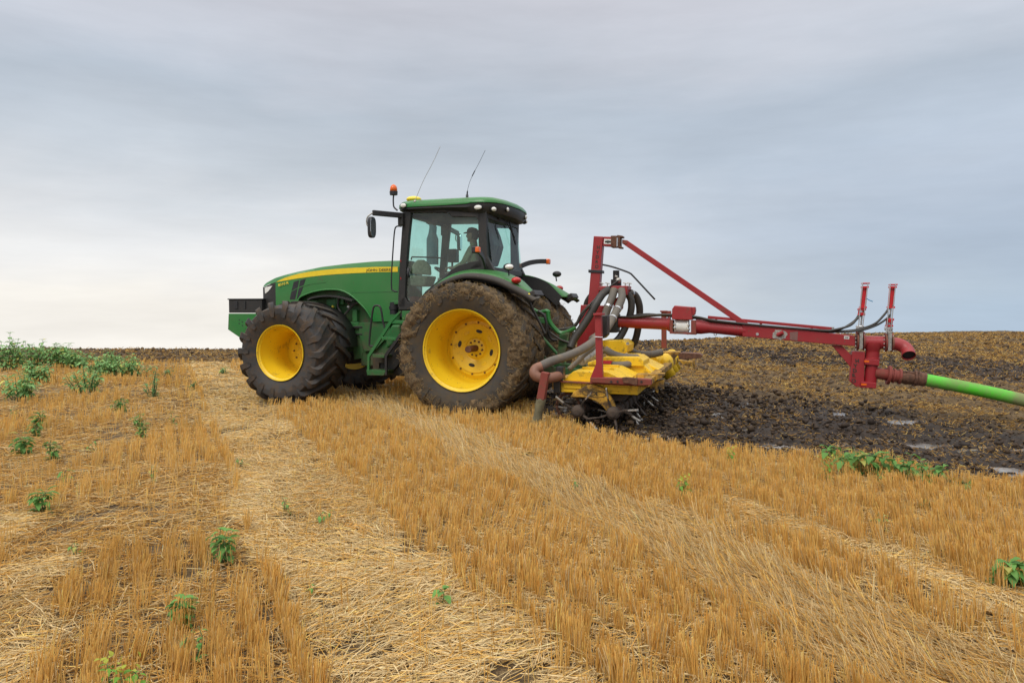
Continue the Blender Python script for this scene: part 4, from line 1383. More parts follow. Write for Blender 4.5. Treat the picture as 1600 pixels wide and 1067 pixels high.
# ---- boom
c = MB()
pa, pb = Z(4, 875, 845, 0), Z(6, 145, 460, 0)
c.tube([Z(4, 800, 830, 0), pa, pa.lerp(pb, .93), pb], [.12, .095, .095, .125], 20)
boom = ib(c, 'boom', 'red', smooth=True)
c = MB(); c.slab(ZL(4, [(750, 790), (875, 770), (870, 945), (780, 945), (750, 900)], .0), -.14, .14); ib(c, 'swivel_housing', 'black_dusty', boom, bevel=.02)
c = MB()
qa = ZL(6, [(180, 306), (322, 318), (330, 428), (158, 422), (160, 335)], .15)
c.slab(qa, -.15, .15)
ib(c, 'meter_hood', 'red', boom, bevel=.012)
c = MB(); c.slab(ZL(6, [(322, 318), (352, 318), (356, 345), (350, 380), (322, 400)], .12), -.12, .12); ib(c, 'hood_end', 'red', boom, bevel=.01)
c = MB(); a, b = Z(6, 185, 475, 0), Z(6, 300, 480, 0); c.tube([a, a.lerp(b, .08), a.lerp(b, .1), a.lerp(b, .9), a.lerp(b, .92), b], [.13, .13, .115, .115, .13, .13], 22); ib(c, 'flow_meter', 'white', boom, smooth=True)
c = MB()
for pts in ([(140, 425), (168, 428), (168, 530), (140, 525)], [(318, 430), (358, 430), (362, 545), (318, 548)], [(140, 525), (360, 535), (362, 550), (140, 540)]):
    c.slab(ZL(6, pts, .12), -.15, .13)
ib(c, 'meter_frame', 'red_rust', boom, bevel=.006)
for x_, y_ in ((182, 462), (182, 492), (298, 470), (298, 505)):
    c = MB(); c.ball(Z(6, x_, y_, .12), .022, 8, 6); ib(c, 'flange_bolt', 'steel', boom)
c = MB()
a, b = Z(6, 360, 478, 0), Z(6, 770, 515, 0)
c.tube([a, a.lerp(b, .12), a.lerp(b, .3), b], [.12, .115, .088, .095], 20)
ib(c, 'pipe', 'red', boom, smooth=True)
c = MB()
c.slab([P(1160, 506, .09), P(1205, 510, .09), P(1260, 516.7, .09), P(1336, 524.5, .09), P(1336, 541, .09), P(1260, 534.7, .09), P(1160, 525.5, .09)], -.09, .09)
bm_ = ib(c, 'boom_beam', 'red', boom, bevel=.008)
for cx_, cy_, rw, rh in ((1055, 548, .105, .08), ):
    ctr = Z(6, cx_, cy_, .0925)
    for q_, mt, rr in ((0, 'worn_steel', 1.0), (1, 'red', .45)):
        rd = random.Random(4)
        pts = [ctr + Vector((rw * rr * math.cos(t) * rd.uniform(.8, 1.15), 0, rh * rr * math.sin(t) * rd.uniform(.8, 1.1))) for t in [2 * math.pi * i / 18 for i in range(18)]]
        c = MB(); c.extr([p - Vector((0, .001, 0)) for p in pts], (0, .002 + .002 * q_, 0)); ib(c, 'worn_decal', mt, bm_)
c = MB(); c.tube([Z(6, 1040, 552, .10), Z(6, 1085, 530, .13)], .03, 10); ib(c, 'hose_stub', 'red', bm_)
c = MB(); c.slab(ZL(6, [(1142, 528), (1210, 522), (1205, 598), (1142, 590)], .0925), .091, .0925); ib(c, 'worn_decal', paint('scraped_decal', (.20, .09, .08), amt=.5, scale=14), bm_)
c = MB(); c.slab(ZL(7, [(262, 466), (298, 468), (297, 489), (261, 486)], .0925), .091, .0935); lb = ib(c, 'label_plate', 'white', bm_)
c = MB(); c.slab(ZL(7, [(266, 473), (293, 475), (292, 482), (266, 480)], .0945), .0937, .0945); ib(c, 'label_mark', 'decal_dark', lb)
c = MB(); c.tube(ZL(6, [(510, 540), (512, 552), (525, 556), (532, 548), (530, 540)], 0), .006, 6); ib(c, 'shackle', 'worn_steel', boom)
# upper rail with its posts and hoses
c = MB()
a, b = P(1106, 495.5, 0), P(1299, 513.5, 0)
c.bar(a, b, .07, .045)
rail = ib(c, 'hose_rail', 'red', boom, bevel=.004)
c = MB()
for x_, y0, y1 in ((528, 400, 455), (900, 450, 480), (1325, 495, 530)):
    c.bar(Z(6, x_, y0, 0), Z(6, x_, y1, 0), .035, .035, up=(1, 0, 0))
ib(c, 'rail_post', 'red', rail)
c = MB(); a, b = Z(6, 1500, 485, 0), Z(6, 1500, 535, 0); c.bar(a, b, .035, .035, up=(1, 0, 0)); ib(c, 'hose_clip', 'worn_steel', boom)
for pts, r in (([(4, 850, 800, .08), (4, 1000, 800, .10), (4, 1150, 785, .12), (6, 130, 382, .12), (6, 360, 400, .12), (6, 520, 432, .12), (6, 900, 472, .1), (6, 1300, 505, .1), (6, 1450, 515, .1), (7, 190, 425, .1), (7, 300, 395, .1), (7, 350, 350, .06), (7, 380, 318, .03)], .016),
               ([(4, 840, 820, -.08), (4, 1000, 790, -.05), (4, 1150, 775, .0), (6, 130, 395, .0), (6, 360, 412, .0), (6, 520, 442, .0), (6, 900, 482, .0), (6, 1300, 518, .0), (6, 1450, 522, .0), (7, 190, 436, .0), (7, 340, 425, .10), (7, 470, 385, .1), (7, 540, 320, .05), (7, 572, 275, 0)], .016),
               ([(4, 840, 830, .04), (4, 1000, 812, .06), (4, 1150, 795, .06), (6, 130, 388, .06), (6, 360, 406, .06), (6, 520, 438, .06), (6, 900, 477, .06), (6, 1300, 512, .06), (6, 1450, 519, .06), (7, 190, 430, .06), (7, 250, 415, .06), (7, 330, 365, .04), (7, 362, 325, .03)], .015),
               ([(6, 360, 418, .03), (6, 520, 448, .03), (6, 900, 487, .03), (6, 1300, 522, .03), (7, 170, 438, .03), (7, 350, 432, .12), (7, 480, 395, .1), (7, 560, 345, .05), (7, 580, 322, 0)], .015)):
    hose(pts, r, 'hose_dark', 'hydraulic_line', 8)
# strut, end bracket, swivel column
c = MB()
c.slab(ZL(7, [(172, 528), (245, 532), (318, 608), (312, 690)], .0), -.035, .035)
ib(c, 'strut', 'red', boom, bevel=.004)
c = MB()
c.slab(ZL(7, [(314, 570), (402, 575), (396, 780), (470, 790), (470, 825), (345, 818), (298, 780), (305, 680)], .0), -.07, .07)
eb = ib(c, 'end_bracket', 'red', boom, bevel=.008)
for ch, x_, y_ in (('H', 340, 650), ('Y', 330, 685), ('D', 322, 718), ('R', 318, 752), ('O', 314, 788)):
    itext(ch, .075, tuple(Z(7, x_, y_, .0735)), (-1, 0, -.05), (.1, 0, 1), 'decal_dark', eb, bold=.002)
c = MB()
a, b = Z(7, 460, 575, 0), Z(7, 440, 825, 0)
c.tube([a, a.lerp(b, .16), a.lerp(b, .17), a.lerp(b, .24), a.lerp(b, .25), a.lerp(b, .38), a.lerp(b, .39), b], [.095, .095, .102, .102, .095, .095, .083, .083], 24)
sw = ib(c, 'swivel_column', 'red', boom, smooth=True)
for pts, w_ in (([(400, 622), (498, 630), (496, 668), (398, 660)], .105), ([(372, 780), (478, 788), (476, 826), (372, 820)], .100)):
    c = MB(); c.slab(ZL(7, pts, .0), -w_, w_)
    ib(c, 'column_band', 'red', sw, bevel=.006)
for pts in ([(403, 635), (436, 637), (435, 650), (402, 648)], [(381, 796), (419, 798), (418, 811), (380, 809)]):
    c = MB(); c.slab(ZL(7, pts, .108), .100, .110); ib(c, 'side_reflector', 'orange', sw)
# tee: horizontal pipe, branch down, elbow to the rear
c = MB()
a, b = Z(7, 395, 508, 0), Z(7, 540, 512, 0)
c.tube([a, b], .092, 22)
a, b = Z(7, 462, 510, 0), Z(7, 458, 585, 0)
c.tube([a, a.lerp(b, .45), a.lerp(b, .7), b], [.125, .120, .097, .093], 22)
ib(c, 'tee_pipe', 'red', boom, smooth=True)
c = MB()
q = spl([Z(7, 590, 520, 0), Z(7, 630, 523, 0), Z(7, 672, 540, .01), Z(7, 700, 568, .05), Z(7, 712, 604, .13)], 6)
c.tube(q, .090, 24, caps=False)
el_ = ib(c, 'elbow', 'red', boom, smooth='all')
sol = el_.modifiers.new('wall', 'SOLIDIFY'); sol.thickness = .008
c = MB(); c.tube([q[-4], q[-3]], .080, 20); ib(c, 'bore', 'black', el_)
# gate valves with twin rods and red rams
def valve(x0, yb, yt, xt, cyl, off):
    c = MB()
    a = Z(7, x0 - 24, yb + 8, 0); b = Z(7, x0 - 14, yb + 8, 0)
    for dx in (-26, 18):
        a = Z(7, x0 + dx, yb + 2, 0); b = Z(7, x0 + dx + 12, yb + 2, 0)
        c.tube([a, b], .135, 24)
    v = ib(c, 'gate_valve', 'red_rust', boom, smooth=True)
    c = MB()
    p0, p1 = Z(7, x0 - 14, yb - 75, 0), Z(7, x0 + 16, yb + 55, 0)
    c.box(((p0.x + p1.x) / 2, 0, (p0.z + p1.z) / 2), (.045, .22, abs(p0.z - p1.z)))
    ib(c, 'gate_plate', 'worn_steel', v, bevel=.004)
    c = MB()
    b0_ = None
    for k in range(5):
        for dx in (-30, 34):
            c = MB(); pz = Z(7, x0 + dx, yb - 42 + 26 * k, .09); c.ball(pz, .011, 6, 4); ib(c, 'flange_bolt', 'worn_steel', boom)
    c = MB()
    for y in (.07, -.07):
        for dx in (-14, 14):
            c.tube([Z(7, x0 + dx, yb - 60, y), Z(7, xt + dx * 1.3, yt, y)], .007, 6)
    ib(c, 'guide_rod', 'steel', v)
    c = MB(); c.tube([Z(7, x0, yb - 40, 0), Z(7, lerp(x0, xt, .6), lerp(yb - 60, yt, .6), 0)], .013, 8); ib(c, 'ram_rod', 'steel', v)
    (x1, y1), (x2, y2) = cyl
    c = MB(); a, b = Z(7, x1, y1, 0), Z(7, x2, y2, 0)
    c.tube([a, b], .042, 16)
    for p in (a, b): c.box(p, (.085, .15, .026))
    ib(c, 'ram', 'red_bright', v, smooth=True)
    c = MB(); c.box(Z(7, xt, yt + 6, 0), (.095, .15, .018)); c.box(Z(7, xt + off[0], yt + off[1], 0), (.06, .12, .03)); ib(c, 'ram_bracket', 'red_bright', v, bevel=.004)
    return v
valve(372, 500, 96, 410, ((392, 268), (405, 128)), (-22, 215))
valve(570, 510, 105, 602, ((586, 268), (598, 128)), (-22, 260))
for x_, y0, y1 in ((384, 282, 318), (577, 352, 396)):
    c = MB()
    for dx in (-15, 15): c.tube([Z(7, x_ + dx, y0, 0), Z(7, x_ + dx - 3, y1, 0)], .018, 8)
    c.box(Z(7, x_, y0, 0), (.10, .13, .03)); c.box(Z(7, x_ - 3, y1, 0), (.09, .12, .025))
    ib(c, 'ram_coupling', 'red_bright', boom, bevel=.004)
c = MB(); c.tube(ZL(7, [(420, 208), (440, 220), (462, 228)], .03), .006, 5); ib(c, 'blue_twine', plain('blue_twine', (.01, .18, .35), .8), boom)
c = MB()
for x_, y_, r in ((372, 405, .05), (376, 425, .04), (570, 415, .05), (574, 432, .04)):
    c.box(Z(7, x_, y_, 0), (r * 2, r * 2, .05))
ib(c, 'valve_cap', 'steel', boom, bevel=.01)
# hose inlet: horizontal spout, clamps and couplers
c = MB()
a, b = Z(7, 474, 722, 0), Z(7, 570, 738, 0)
c.tube([a, b], .080, 20)
cd = (b - a).normalized()
def along(x, y): return Z(7, x, y, 0)
c.tube([along(562, 737), along(582, 740)], .135, 24)
c.tube([along(582, 740), along(648, 748)], .088, 20)
c.tube([along(600, 742), along(612, 744)], .105, 20)
c.tube([along(640, 747), along(656, 749)], .112, 20)
ib(c, 'inlet_spout', 'red_rust', boom, smooth=True)
c = MB()
c.tube([along(656, 750), along(700, 756), along(745, 760)], [.088, .098, .088], 20)
c.tube([along(745, 760), along(762, 762)], .115, 20)
c.tube([along(762, 762), along(826, 770)], [.095, .095], 20)
for x_, y_ in ((680, 722), (700, 724), (740, 728), (765, 725), (760, 800)):
    c.box(Z(7, x_, y_, .02), (.06, .09, .045))
ib(c, 'coupler', 'rust', boom, smooth=True)

# ---- tool bar and decks
def deck(x0, x1, y0, y1, z0, z1, name, mat, parent=None, bev=.01):
    c = MB(); c.box(((x0 + x1) / 2, (y0 + y1) / 2, (z0 + z1) / 2), (abs(x1 - x0), abs(y1 - y0), abs(z1 - z0)))
    return ib(c, name, mat, parent, bevel=bev)
d0, d1 = Z(5, 318, 430, 2.2), Z(5, 1010, 470, 2.2)
dz1 = d0.z + .0
dz0 = Z(5, 1000, 555, 2.2).z
tb_ = deck(d1.x, d0.x, 2.2, -2.2, dz0, dz1, 'tool_bar', 'yellow')
c = MB()
for y in (2.205, -2.205):
    for pts in ([(345, 445), (510, 450), (505, 500), (350, 490)], [(735, 475), (935, 490), (930, 525), (740, 515)]):
        q = ZL(5, pts, 2.2)
        c.extr([(p.x, y, p.z) for p in q], (0, .012 * (1 if y > 0 else -1), 0))
ib(c, 'end_rib', 'yellow', tb_, bevel=.004)
c = MB(); a, b = Z(5, 300, 432, 2.23), Z(5, 1015, 468, 2.23); c.bar(a, b, .06, .018); ib(c, 'top_strip', 'red_rust', tb_)
# raised cover plates along the bar (sloping lids)
def lid(px, y0, y1, mat='yellow', name='cover_plate', th=.02):
    """px: four (x,z) corners as an outline in the vertical plane, extruded across"""
    c = MB(); c.extr([(x, y0, z) for x, z in px], (0, y1 - y0, 0)); return ib(c, name, mat, tb_, bevel=.008)
xa, xb = d0.x, d1.x
zt_ = dz1
lid([(xa - .02, zt_), (xa - .16, zt_ + .13), (xa - .62, zt_ + .13), (xa - .86, zt_ + .02), (xa - .86, zt_)], 2.12, .95)
lid([(xa - .30, zt_), (xa - .40, zt_ + .10), (xa - .85, zt_ + .20), (xb - .02, zt_ + .02), (xb - .02, zt_)], .85, .10)
lid([(xa - .10, zt_), (xa - .22, zt_ + .22), (xa - .70, zt_ + .22), (xa - .82, zt_)], .02, -.9)
lid([(xa - .30, zt_), (xa - .36, zt_ + .10), (xa - .85, zt_ + .16), (xb + .02, zt_ + .02), (xb + .02, zt_)], -1.0, -2.15)
# ribs across the plates
for y in (1.75, 1.3, .5, -.4, -1.5, -1.9):
    c = MB(); c.box((xa - .42, y, zt_ + .145), (.44, .03, .03)); ib(c, 'plate_rib', 'yellow', tb_, bevel=.004)
# red labels on the plates
c = MB()
for x_, y_, ly in ((590, 362, 1.9), (735, 262, .9), (1245, 235, -1.6)):
    p = Z(5, x_, y_, ly); c.box(p, (.16, .01, .05) if x_ < 1000 else (.16, .02, .18))
ib(c, 'warning_label', plain('label_red', (.55, .03, .05), .5), tb_)
# centre frame block (yellow, high)
c = MB()
c.slab(ZL(5, [(715, 62), (900, 60), (945, 100), (935, 165), (880, 190), (715, 100)], .15), -.25, .45)
c.slab(ZL(5, [(560, 265), (720, 215), (1010, 215), (1060, 250), (1060, 300), (560, 290)], .9), .2, .9)
c.slab(ZL(5, [(1020, 240), (1060, 250), (1240, 340), (1180, 365), (960, 300)], .4), -.3, .5)
ib(c, 'centre_frame', 'yellow', bevel=.012)
c = MB(); p = Z(5, 920, 95, .16 + .3); c.tube([p, p + Vector((0, .04, 0))], .022, 10); ib(c, 'pin', 'worn_steel')
# cross beams
c = MB()
c.box((xa + .05, 0, zt_ - .05), (.10, 4.5, .12))
c.box((xb - .08, 0, zt_ - .0), (.12, 4.5, .08))
ib(c, 'cross_beam', 'yellow_mud', tb_, bevel=.008)
c = MB()
c.slab(ZL(5, [(1000, 365), (1250, 360), (1245, 385), (1110, 455), (1010, 460)], 1.4), 1.3, 1.5)
c.slab(ZL(5, [(1115, 440), (1245, 420), (1240, 500), (1190, 470), (1190, 535), (1170, 520), (1160, 490), (1120, 495)], 1.4), 1.35, 1.45)
ib(c, 'bar_extension', 'yellow_mud', tb_, bevel=.006)
c = MB()
c.slab(ZL(5, [(1225, 165), (1395, 165), (1380, 190), (1340, 225), (1340, 240), (1225, 225)], -1.5), -1.6, -1.3)
c.slab(ZL(5, [(1370, 240), (1500, 255), (1500, 300), (1450, 290), (1420, 280)], -2.0), -2.1, -1.9)
c.slab(ZL(5, [(1505, 250), (1520, 250), (1520, 318), (1505, 318)], -2.2), -2.25, -2.15)
ib(c, 'wing_frame', 'yellow_mud', tb_, bevel=.006)
c = MB()
c.slab(ZL(5, [(1340, 200), (1400, 178), (1560, 185), (1590, 205), (1570, 225), (1440, 240), (1350, 225)], -2.2), -2.5, -2.2)
ib(c, 'mud_board', 'rust', tb_, bevel=.01)
# red near parking stand and its foot, black box
c = MB()
c.slab(ZL(5, [(628, -168), (684, -168), (694, 300), (700, 440), (590, 440), (592, 395), (640, 275)], 2.3), 2.24, 2.34)
ps = ib(c, 'support_post', 'red', bevel=.006)
c = MB(); a, b = Z(4, 640, 775, 2.3), Z(4, 725, 775, 2.3)
c.slab(ZL(4, [(635, 768), (722, 765), (722, 785), (636, 788)], 2.36), 2.20, 2.38); ib(c, 'post_cap', 'red', ps, bevel=.004)
c = MB(); c.tube([Z(4, 650, 985, 2.36), Z(4, 722, 990, 2.36)], .008, 6); ib(c, 'pin', 'steel', ps)
c = MB(); c.slab(ZL(5, [(585, 398), (1010, 408), (1130, 415), (1130, 465), (1010, 468), (585, 440)], 2.36), 2.26, 2.38)
ft = ib(c, 'skid_beam', 'red_rust', ps, bevel=.006)
for x_ in (772, 828, 1042):
    c = MB(); p = Z(5, x_, 436, 2.385); c.tube([p, p + Vector((0, .006, 0))], .014, 10); ib(c, 'hole', 'black', ft)
c = MB(); c.slab(ZL(5, [(868, 398), (905, 395), (1005, 405), (1005, 465), (990, 470), (925, 450), (880, 448)], 2.40), 2.36, 2.41); ib(c, 'rusty_clip', 'rust', ft, bevel=.006)
c = MB(); c.slab(ZL(4, [(718, 790), (775, 785), (775, 965), (740, 1000), (718, 975)], 2.0), 1.9, 2.1); ib(c, 'valve_block', 'black_dusty', ps, bevel=.01)
c = MB()
a, b = Z(4, 1288, 750, -2.2), Z(4, 1290, 1090, -2.2)
c.bar(a, b, .09, .09, up=(1, 0, 0)); c.box(a, (.13, .13, .03))
c.box(Z(4, 1330, 760, -2.2), (.10, .10, .06))
ib(c, 'support_post', 'red_rust', bevel=.006)
# near drop pipe with its elbow
c = MB()
q = spl([Z(5, 150, 300, 2.42), Z(5, 100, 320, 2.46), Z(5, 85, 360, 2.5), Z(5, 120, 395, 2.5), Z(5, 190, 405, 2.45), Z(5, 260, 395, 2.35), Z(5, 320, 380, 2.2)], 6)
c.tube(q, .066, 16); dp = ib(c, 'pipe_elbow', plain('clay_pipe', (.22, .10, .06), .6, 0, .2, 6), smooth='all')
c = MB(); c.bar(Z(5, 188, 352, 2.5), Z(5, 146, 592, 2.5), .115, .10, up=(1, 0, 0)); ib(c, 'drop_pipe', 'red_rust', dp, bevel=.008)
c = MB(); q = spl([Z(5, 148, 585, 2.5), Z(5, 125, 700, 2.5), Z(5, 100, 820, 2.5), Z(5, 75, 940, 2.5)], 4); c.tube(q, [.060 + .004 * math.sin(i) for i in range(len(q))], 14)
ib(c, 'drop_hose', plain('dirty_khaki_hose', (.13, .115, .065), .9, 0, .5, 7, .3), dp, smooth='all')
c = MB(); c.box(Z(5, 320, 360, 2.2), (.10, .14, .18)); c.box(Z(5, 295, 480, 2.2), (.09, .14, .16)); ib(c, 'hose_bracket', 'black_dusty', dp, bevel=.01)
# ---- curved rotor arms and the spiked rotors
arm_px = [(405, 575), (440, 525), (560, 465), (620, 462), (690, 480), (750, 540), (795, 610), (822, 690), (815, 740), (770, 745), (735, 700), (700, 655), (640, 610), (570, 580), (500, 572)]
arm_pts = ZL(5, arm_px, 2.25)
base = MB(); base.slab(arm_pts, 2.21, 2.28)
arm0 = ib(base, 'rotor_arm', 'yellow_mud', bevel=.012)
# emblem worn into the near arm
c = MB()
ctr = Z(5, 618, 540, 2.283)
ring_o = [ctr + Vector((.155 * math.cos(t), 0, .048 * math.sin(t) + .012 * math.cos(t))) for t in [2 * math.pi * i / 28 for i in range(29)]]
c.tube(ring_o, .004, 5)
c.tube([ctr + Vector((.105 * math.cos(t) * .6 + .045, 0, .03 * math.sin(t))) for t in [R_(60) + R_(260) * i / 12 for i in range(13)]], .005, 5)
c.bar(ctr + Vector((.02, .001, .028)), ctr + Vector((-.10, .001, .024)), .004, .009)
c.bar(ctr + Vector((-.03, .001, .020)), ctr + Vector((-.035, .001, -.028)), .004, .018, up=(1, 0, 0))
ib(c, 'worn_emblem', plain('worn_black', (.075, .055, .025), .8, 0, .6, 30), arm0)
ys = [1.15, .05, -1.05, -1.75, -2.25]
for y in ys:
    a_ = arm0.copy(); a_.location = (0, y - 2.25, .0); a_.parent = injector; COL.objects.link(a_)
    c = MB(); xx = arm_pts[7]; c.ball((xb - .02, y, zt_ + .02), (.14, .15, .17), 14, 10); c.tube([(xb + .1, y, zt_ + .1), (xb - .12, y, zt_ - .22)], [.13, .10], 14)
    if y < 0:
        ib(c, 'gear_housing', 'yellow', smooth='all')
R1 = Z(5, 478, 835, 2.3); R2 = Z(5, 790, 850, 2.3)
rz_ = .24
for rx, nm in ((R1.x, 'a'), (R2.x, 'b')):
    c = MB(); c.tube([(rx, 2.2, rz_), (rx, -2.2, rz_)], .05, 12)
    sh = ib(c, 'rotor_shaft', 'rust', smooth=True)
    rd = random.Random(11 if nm == 'a' else 13)
    k = 0
    y = 2.32
    while y > -2.2:
        c = MB()
        c.tube([(0, -.09, 0), (0, -.08, 0), (0, -.05, .0), (0, .04, .005), (0, .07, 0), (0, .085, 0)], [.05, .075, .088, .085, .07, .04], 16)
        # four twisted tines
        a0 = {0: 1.25 if nm == 'b' else 2.1}.get(k, rd.uniform(0, 6.28))
        for t in range(4):
            a = a0 + math.pi / 2 * t
            rad = Vector((math.cos(a), 0, math.sin(a)))
            tan = Vector((-math.sin(a), 0, math.cos(a)))
            p = [rad * .06, rad * .17 + Vector((0, .05, 0)), rad * .30 + Vector((0, .10, 0)) + tan * .03]
            c.bar(p[0], p[1], .055, .022, up=tan)
            c.bar(p[1], p[2], .045, .016, up=tan)
        nf_ = len(c.f)
        for t in range(4):
            a = a0 + math.pi / 2 * t
            rad = Vector((math.cos(a), 0, math.sin(a))); tan = Vector((-math.sin(a), 0, math.cos(a)))
            c.bar(rad * .215 + Vector((0, .072, 0)) + tan * .012, rad * .335 + Vector((0, .113, 0)) + tan * .036, .050, .019, up=tan)
        o = c.build('tine_rotor', [M['rotor_mud'], M['worn_steel']], sh, loc=(rx - IX, y, rz_), bevel=.004)
        for pi_ in range(nf_, len(c.f)):
            o.data.polygons[pi_].material_index = 1 if rd.random() < .75 else 0
        y -= .36
        k += 1
# gang frames hanging down and a ring spring
c = MB()
cr = Z(5, 385, 650, 2.1)
c.tube([cr + Vector((.155 * math.cos(t), 0, .165 * math.sin(t))) for t in [2 * math.pi * i / 28 for i in range(29)]], .018, 8)
ib(c, 'ring_spring', 'rust', smooth='all')
c = MB()
for y in (1.9, 1.3, .6, -.1, -.8, -1.5, -2.1):
    for rx in (R1.x, R2.x):
        c.bar((rx + .02, y, dz0), (rx, y, rz_), .06, .03, up=(1, 0, 0))
c.box(((R1.x + R2.x) / 2, 0, dz0 - .06), (abs(R1.x - R2.x) + .2, 4.2, .08))
ib(c, 'gang_frame', 'rotor_mud', bevel=.004)

# ================================================================== GREEN DRAG HOSE
c = MB()
s0 = Z(7, 818, 769, 0)
s1 = P(1600, 625.5, .02)
dd = (s1 - s0)
q = [s0, s0 + dd * .5 + Vector((0, 0, .012)), s1, s1 + dd * .6 + Vector((0, 0, -.03))]
e = q[-1] + dd * .6
q += [Vector((e.x, e.y, .16)), Vector((e.x - .8, e.y, .105)), Vector((e.x - 4, e.y + .3, .10)), Vector((e.x - 9, e.y - .8, .10))]
q = spl(q, 8)
hw0 = Vector((TX, TY, 0)) + hv * s0.x
dh = empty('drag_hose', (hw0.x, hw0.y, 0), math.atan2(hv.y, hv.x))
tag(dh, 'muddy lime green drag hose running off to the right from the boom', 'hose')
c.tube(q, .087, 20)
c.build('hose_jacket', M['hosegreen'], dh, smooth='all', origin=(s0.x, 0, 0))
c = MB()
for t0, t1, r in ((-.004, .012, .096), (-.05, -.004, .094), (-.075, -.05, .105)):
    c.tube([s0 + dd * t0, s0 + dd * t1], r, 20)
c.build('end_coupling', M['rust'], dh, smooth=True, origin=(s0.x, 0, 0))
# ================================================================== FIELD
RD = np.array([-.44, .898]) / np.hypot(.44, .898)      # drilling direction of the stubble rows
def srow(x, y): return x * RD[1] - y * RD[0]
def trow(x, y): return x * RD[0] + y * RD[1]
bx = np.array([-80, -12, -6.5, -3.5, -1.5, .2, 1.0, 1.9, 3.4, 4.7, 10, 80.])
by = np.array([20, 20, 20.5, 19, 15.5, 11.4, 8.9, 7.9, 7.0, 6.0, 2.6, -20.])
def worked(x, y):
    """metres into the worked soil (negative in the stubble)"""
    n = (fbm(np.stack([x * 1.7, y * 1.7, x * 0], -1), 3, 5) - .5) * 1.3
    return y - np.interp(x, bx, by) + n
def smooth01(a, lo, hi):
    t = np.clip((a - lo) / (hi - lo), 0, 1)
    return t * t * (3 - 2 * t)
def base_z(x, y):
    """smooth lie of the land: nearly flat top of a rise that falls away past the crest"""
    dc = np.interp(x, [-30, -8, 0, 8, 16, 30], [26, 26, 29, 33, 41, 46])
    d = y - dc
    fall = -np.where(d > 0, d * d / (2 * 14.0), 0)
    fall = np.where(d > 2.2, -(2.2 ** 2) / 28. - (d - 2.2) * (2.2 / 14.0), fall)
    fall = fall * .62
    und = (fbm(np.stack([x * .16, y * .16, x * 0], -1), 2, 3) - .5) * .10 * smooth01(y, 12, 20)
    near = (fbm(np.stack([x * .9, y * .9, x * 0], -1), 3, 8) - .5) * .05
    return fall + und + near
def wet_mask(x, y):
    s = srow(x, y)
    n = (fbm(np.stack([x * .5, y * .5, x * 0], -1), 3, 31) - .5) * 3.4
    far = smooth01(s + n, 15.2, 16.4) * (1 - smooth01(s + n, 20.6, 22.0))
    near = 1 - smooth01(s + n * .9, 9.0, 11.0)
    left = smooth01(-x, 4, 6)      # worked strip beyond the stubble at left: moist but no puddles
    return np.clip(far + near, 0, 1) * (1 - left * .75)
def soil_z(x, y, w, wet):
    p = np.stack([x, y, x * 0], -1)
    a = smooth01(w, -.15, .35)
    big = (fbm(p * 1.6, 3, 41) - .5) * .15
    mid = (fbm(p * 6.5, 5, 42, .68) - .5) * .19
    return a * (big + mid * (1.0) - .015)
# non-uniform grid: fine close to the camera, reaching far beyond the crest
ygr = [1.2]
while ygr[-1] < 60:
    ygr.append(ygr[-1] + max(.03, ygr[-1] * .0042))
ygr += [70, 90, 130, 200, 320, 500]
ygr = np.array([-30, -12, -4, 0.] + ygr)
nx = 620
u = np.linspace(-1, 1, nx)
X0 = np.sign(u) * (np.abs(u) ** 1.0)
VX, VY = [], []
YY = np.repeat(ygr[:, None], nx, 1)
wid = np.where(YY < 60, np.maximum(YY * .82 + 1.2, 3.0), YY * 1.5)
wid = np.where(YY < 1, 60, wid)
XX = X0[None, :] * wid
# last columns stretch outwards so the sheet reaches the horizon on both sides
XX[:, 0] = -900; XX[:, -1] = 900; XX[:, 1] = np.minimum(XX[:, 1], -wid[:, 0] * 1.6); XX[:, -2] = np.maximum(XX[:, -2], wid[:, 0] * 1.6)
WK = worked(XX, YY)
WET = wet_mask(XX, YY)
ZZ = base_z(XX, YY) + soil_z(XX, YY, WK, WET)
def grid_mesh(name, XX, YY, ZZ, attrs, mat, kind):
    ny_, nx_ = XX.shape
    me = bpy.data.meshes.new(name)
    nv = nx_ * ny_
    me.vertices.add(nv)
    me.vertices.foreach_set('co', np.stack([XX, YY, ZZ], -1).reshape(-1).astype(np.float32))
    idx = np.arange(nv).reshape(ny_, nx_)
    q = np.stack([idx[:-1, :-1], idx[:-1, 1:], idx[1:, 1:], idx[1:, :-1]], -1).reshape(-1)
    nf = len(q) // 4
    me.loops.add(nf * 4); me.polygons.add(nf)
    me.polygons.foreach_set('loop_start', np.arange(0, nf * 4, 4, dtype=np.int32))
    me.loops.foreach_set('vertex_index', q.astype(np.int32))
    me.polygons.foreach_set('use_smooth', np.ones(nf, dtype=bool))
    me.update(calc_edges=True)
    for k, a in attrs.items():
        at = me.attributes.new(k, 'FLOAT', 'POINT')
        at.data.foreach_set('value', a.reshape(-1).astype(np.float32))
    me.materials.append(mat)
    o = bpy.data.objects.new(name, me)
    COL.objects.link(o)
    tag(o, kind=kind)
    return o
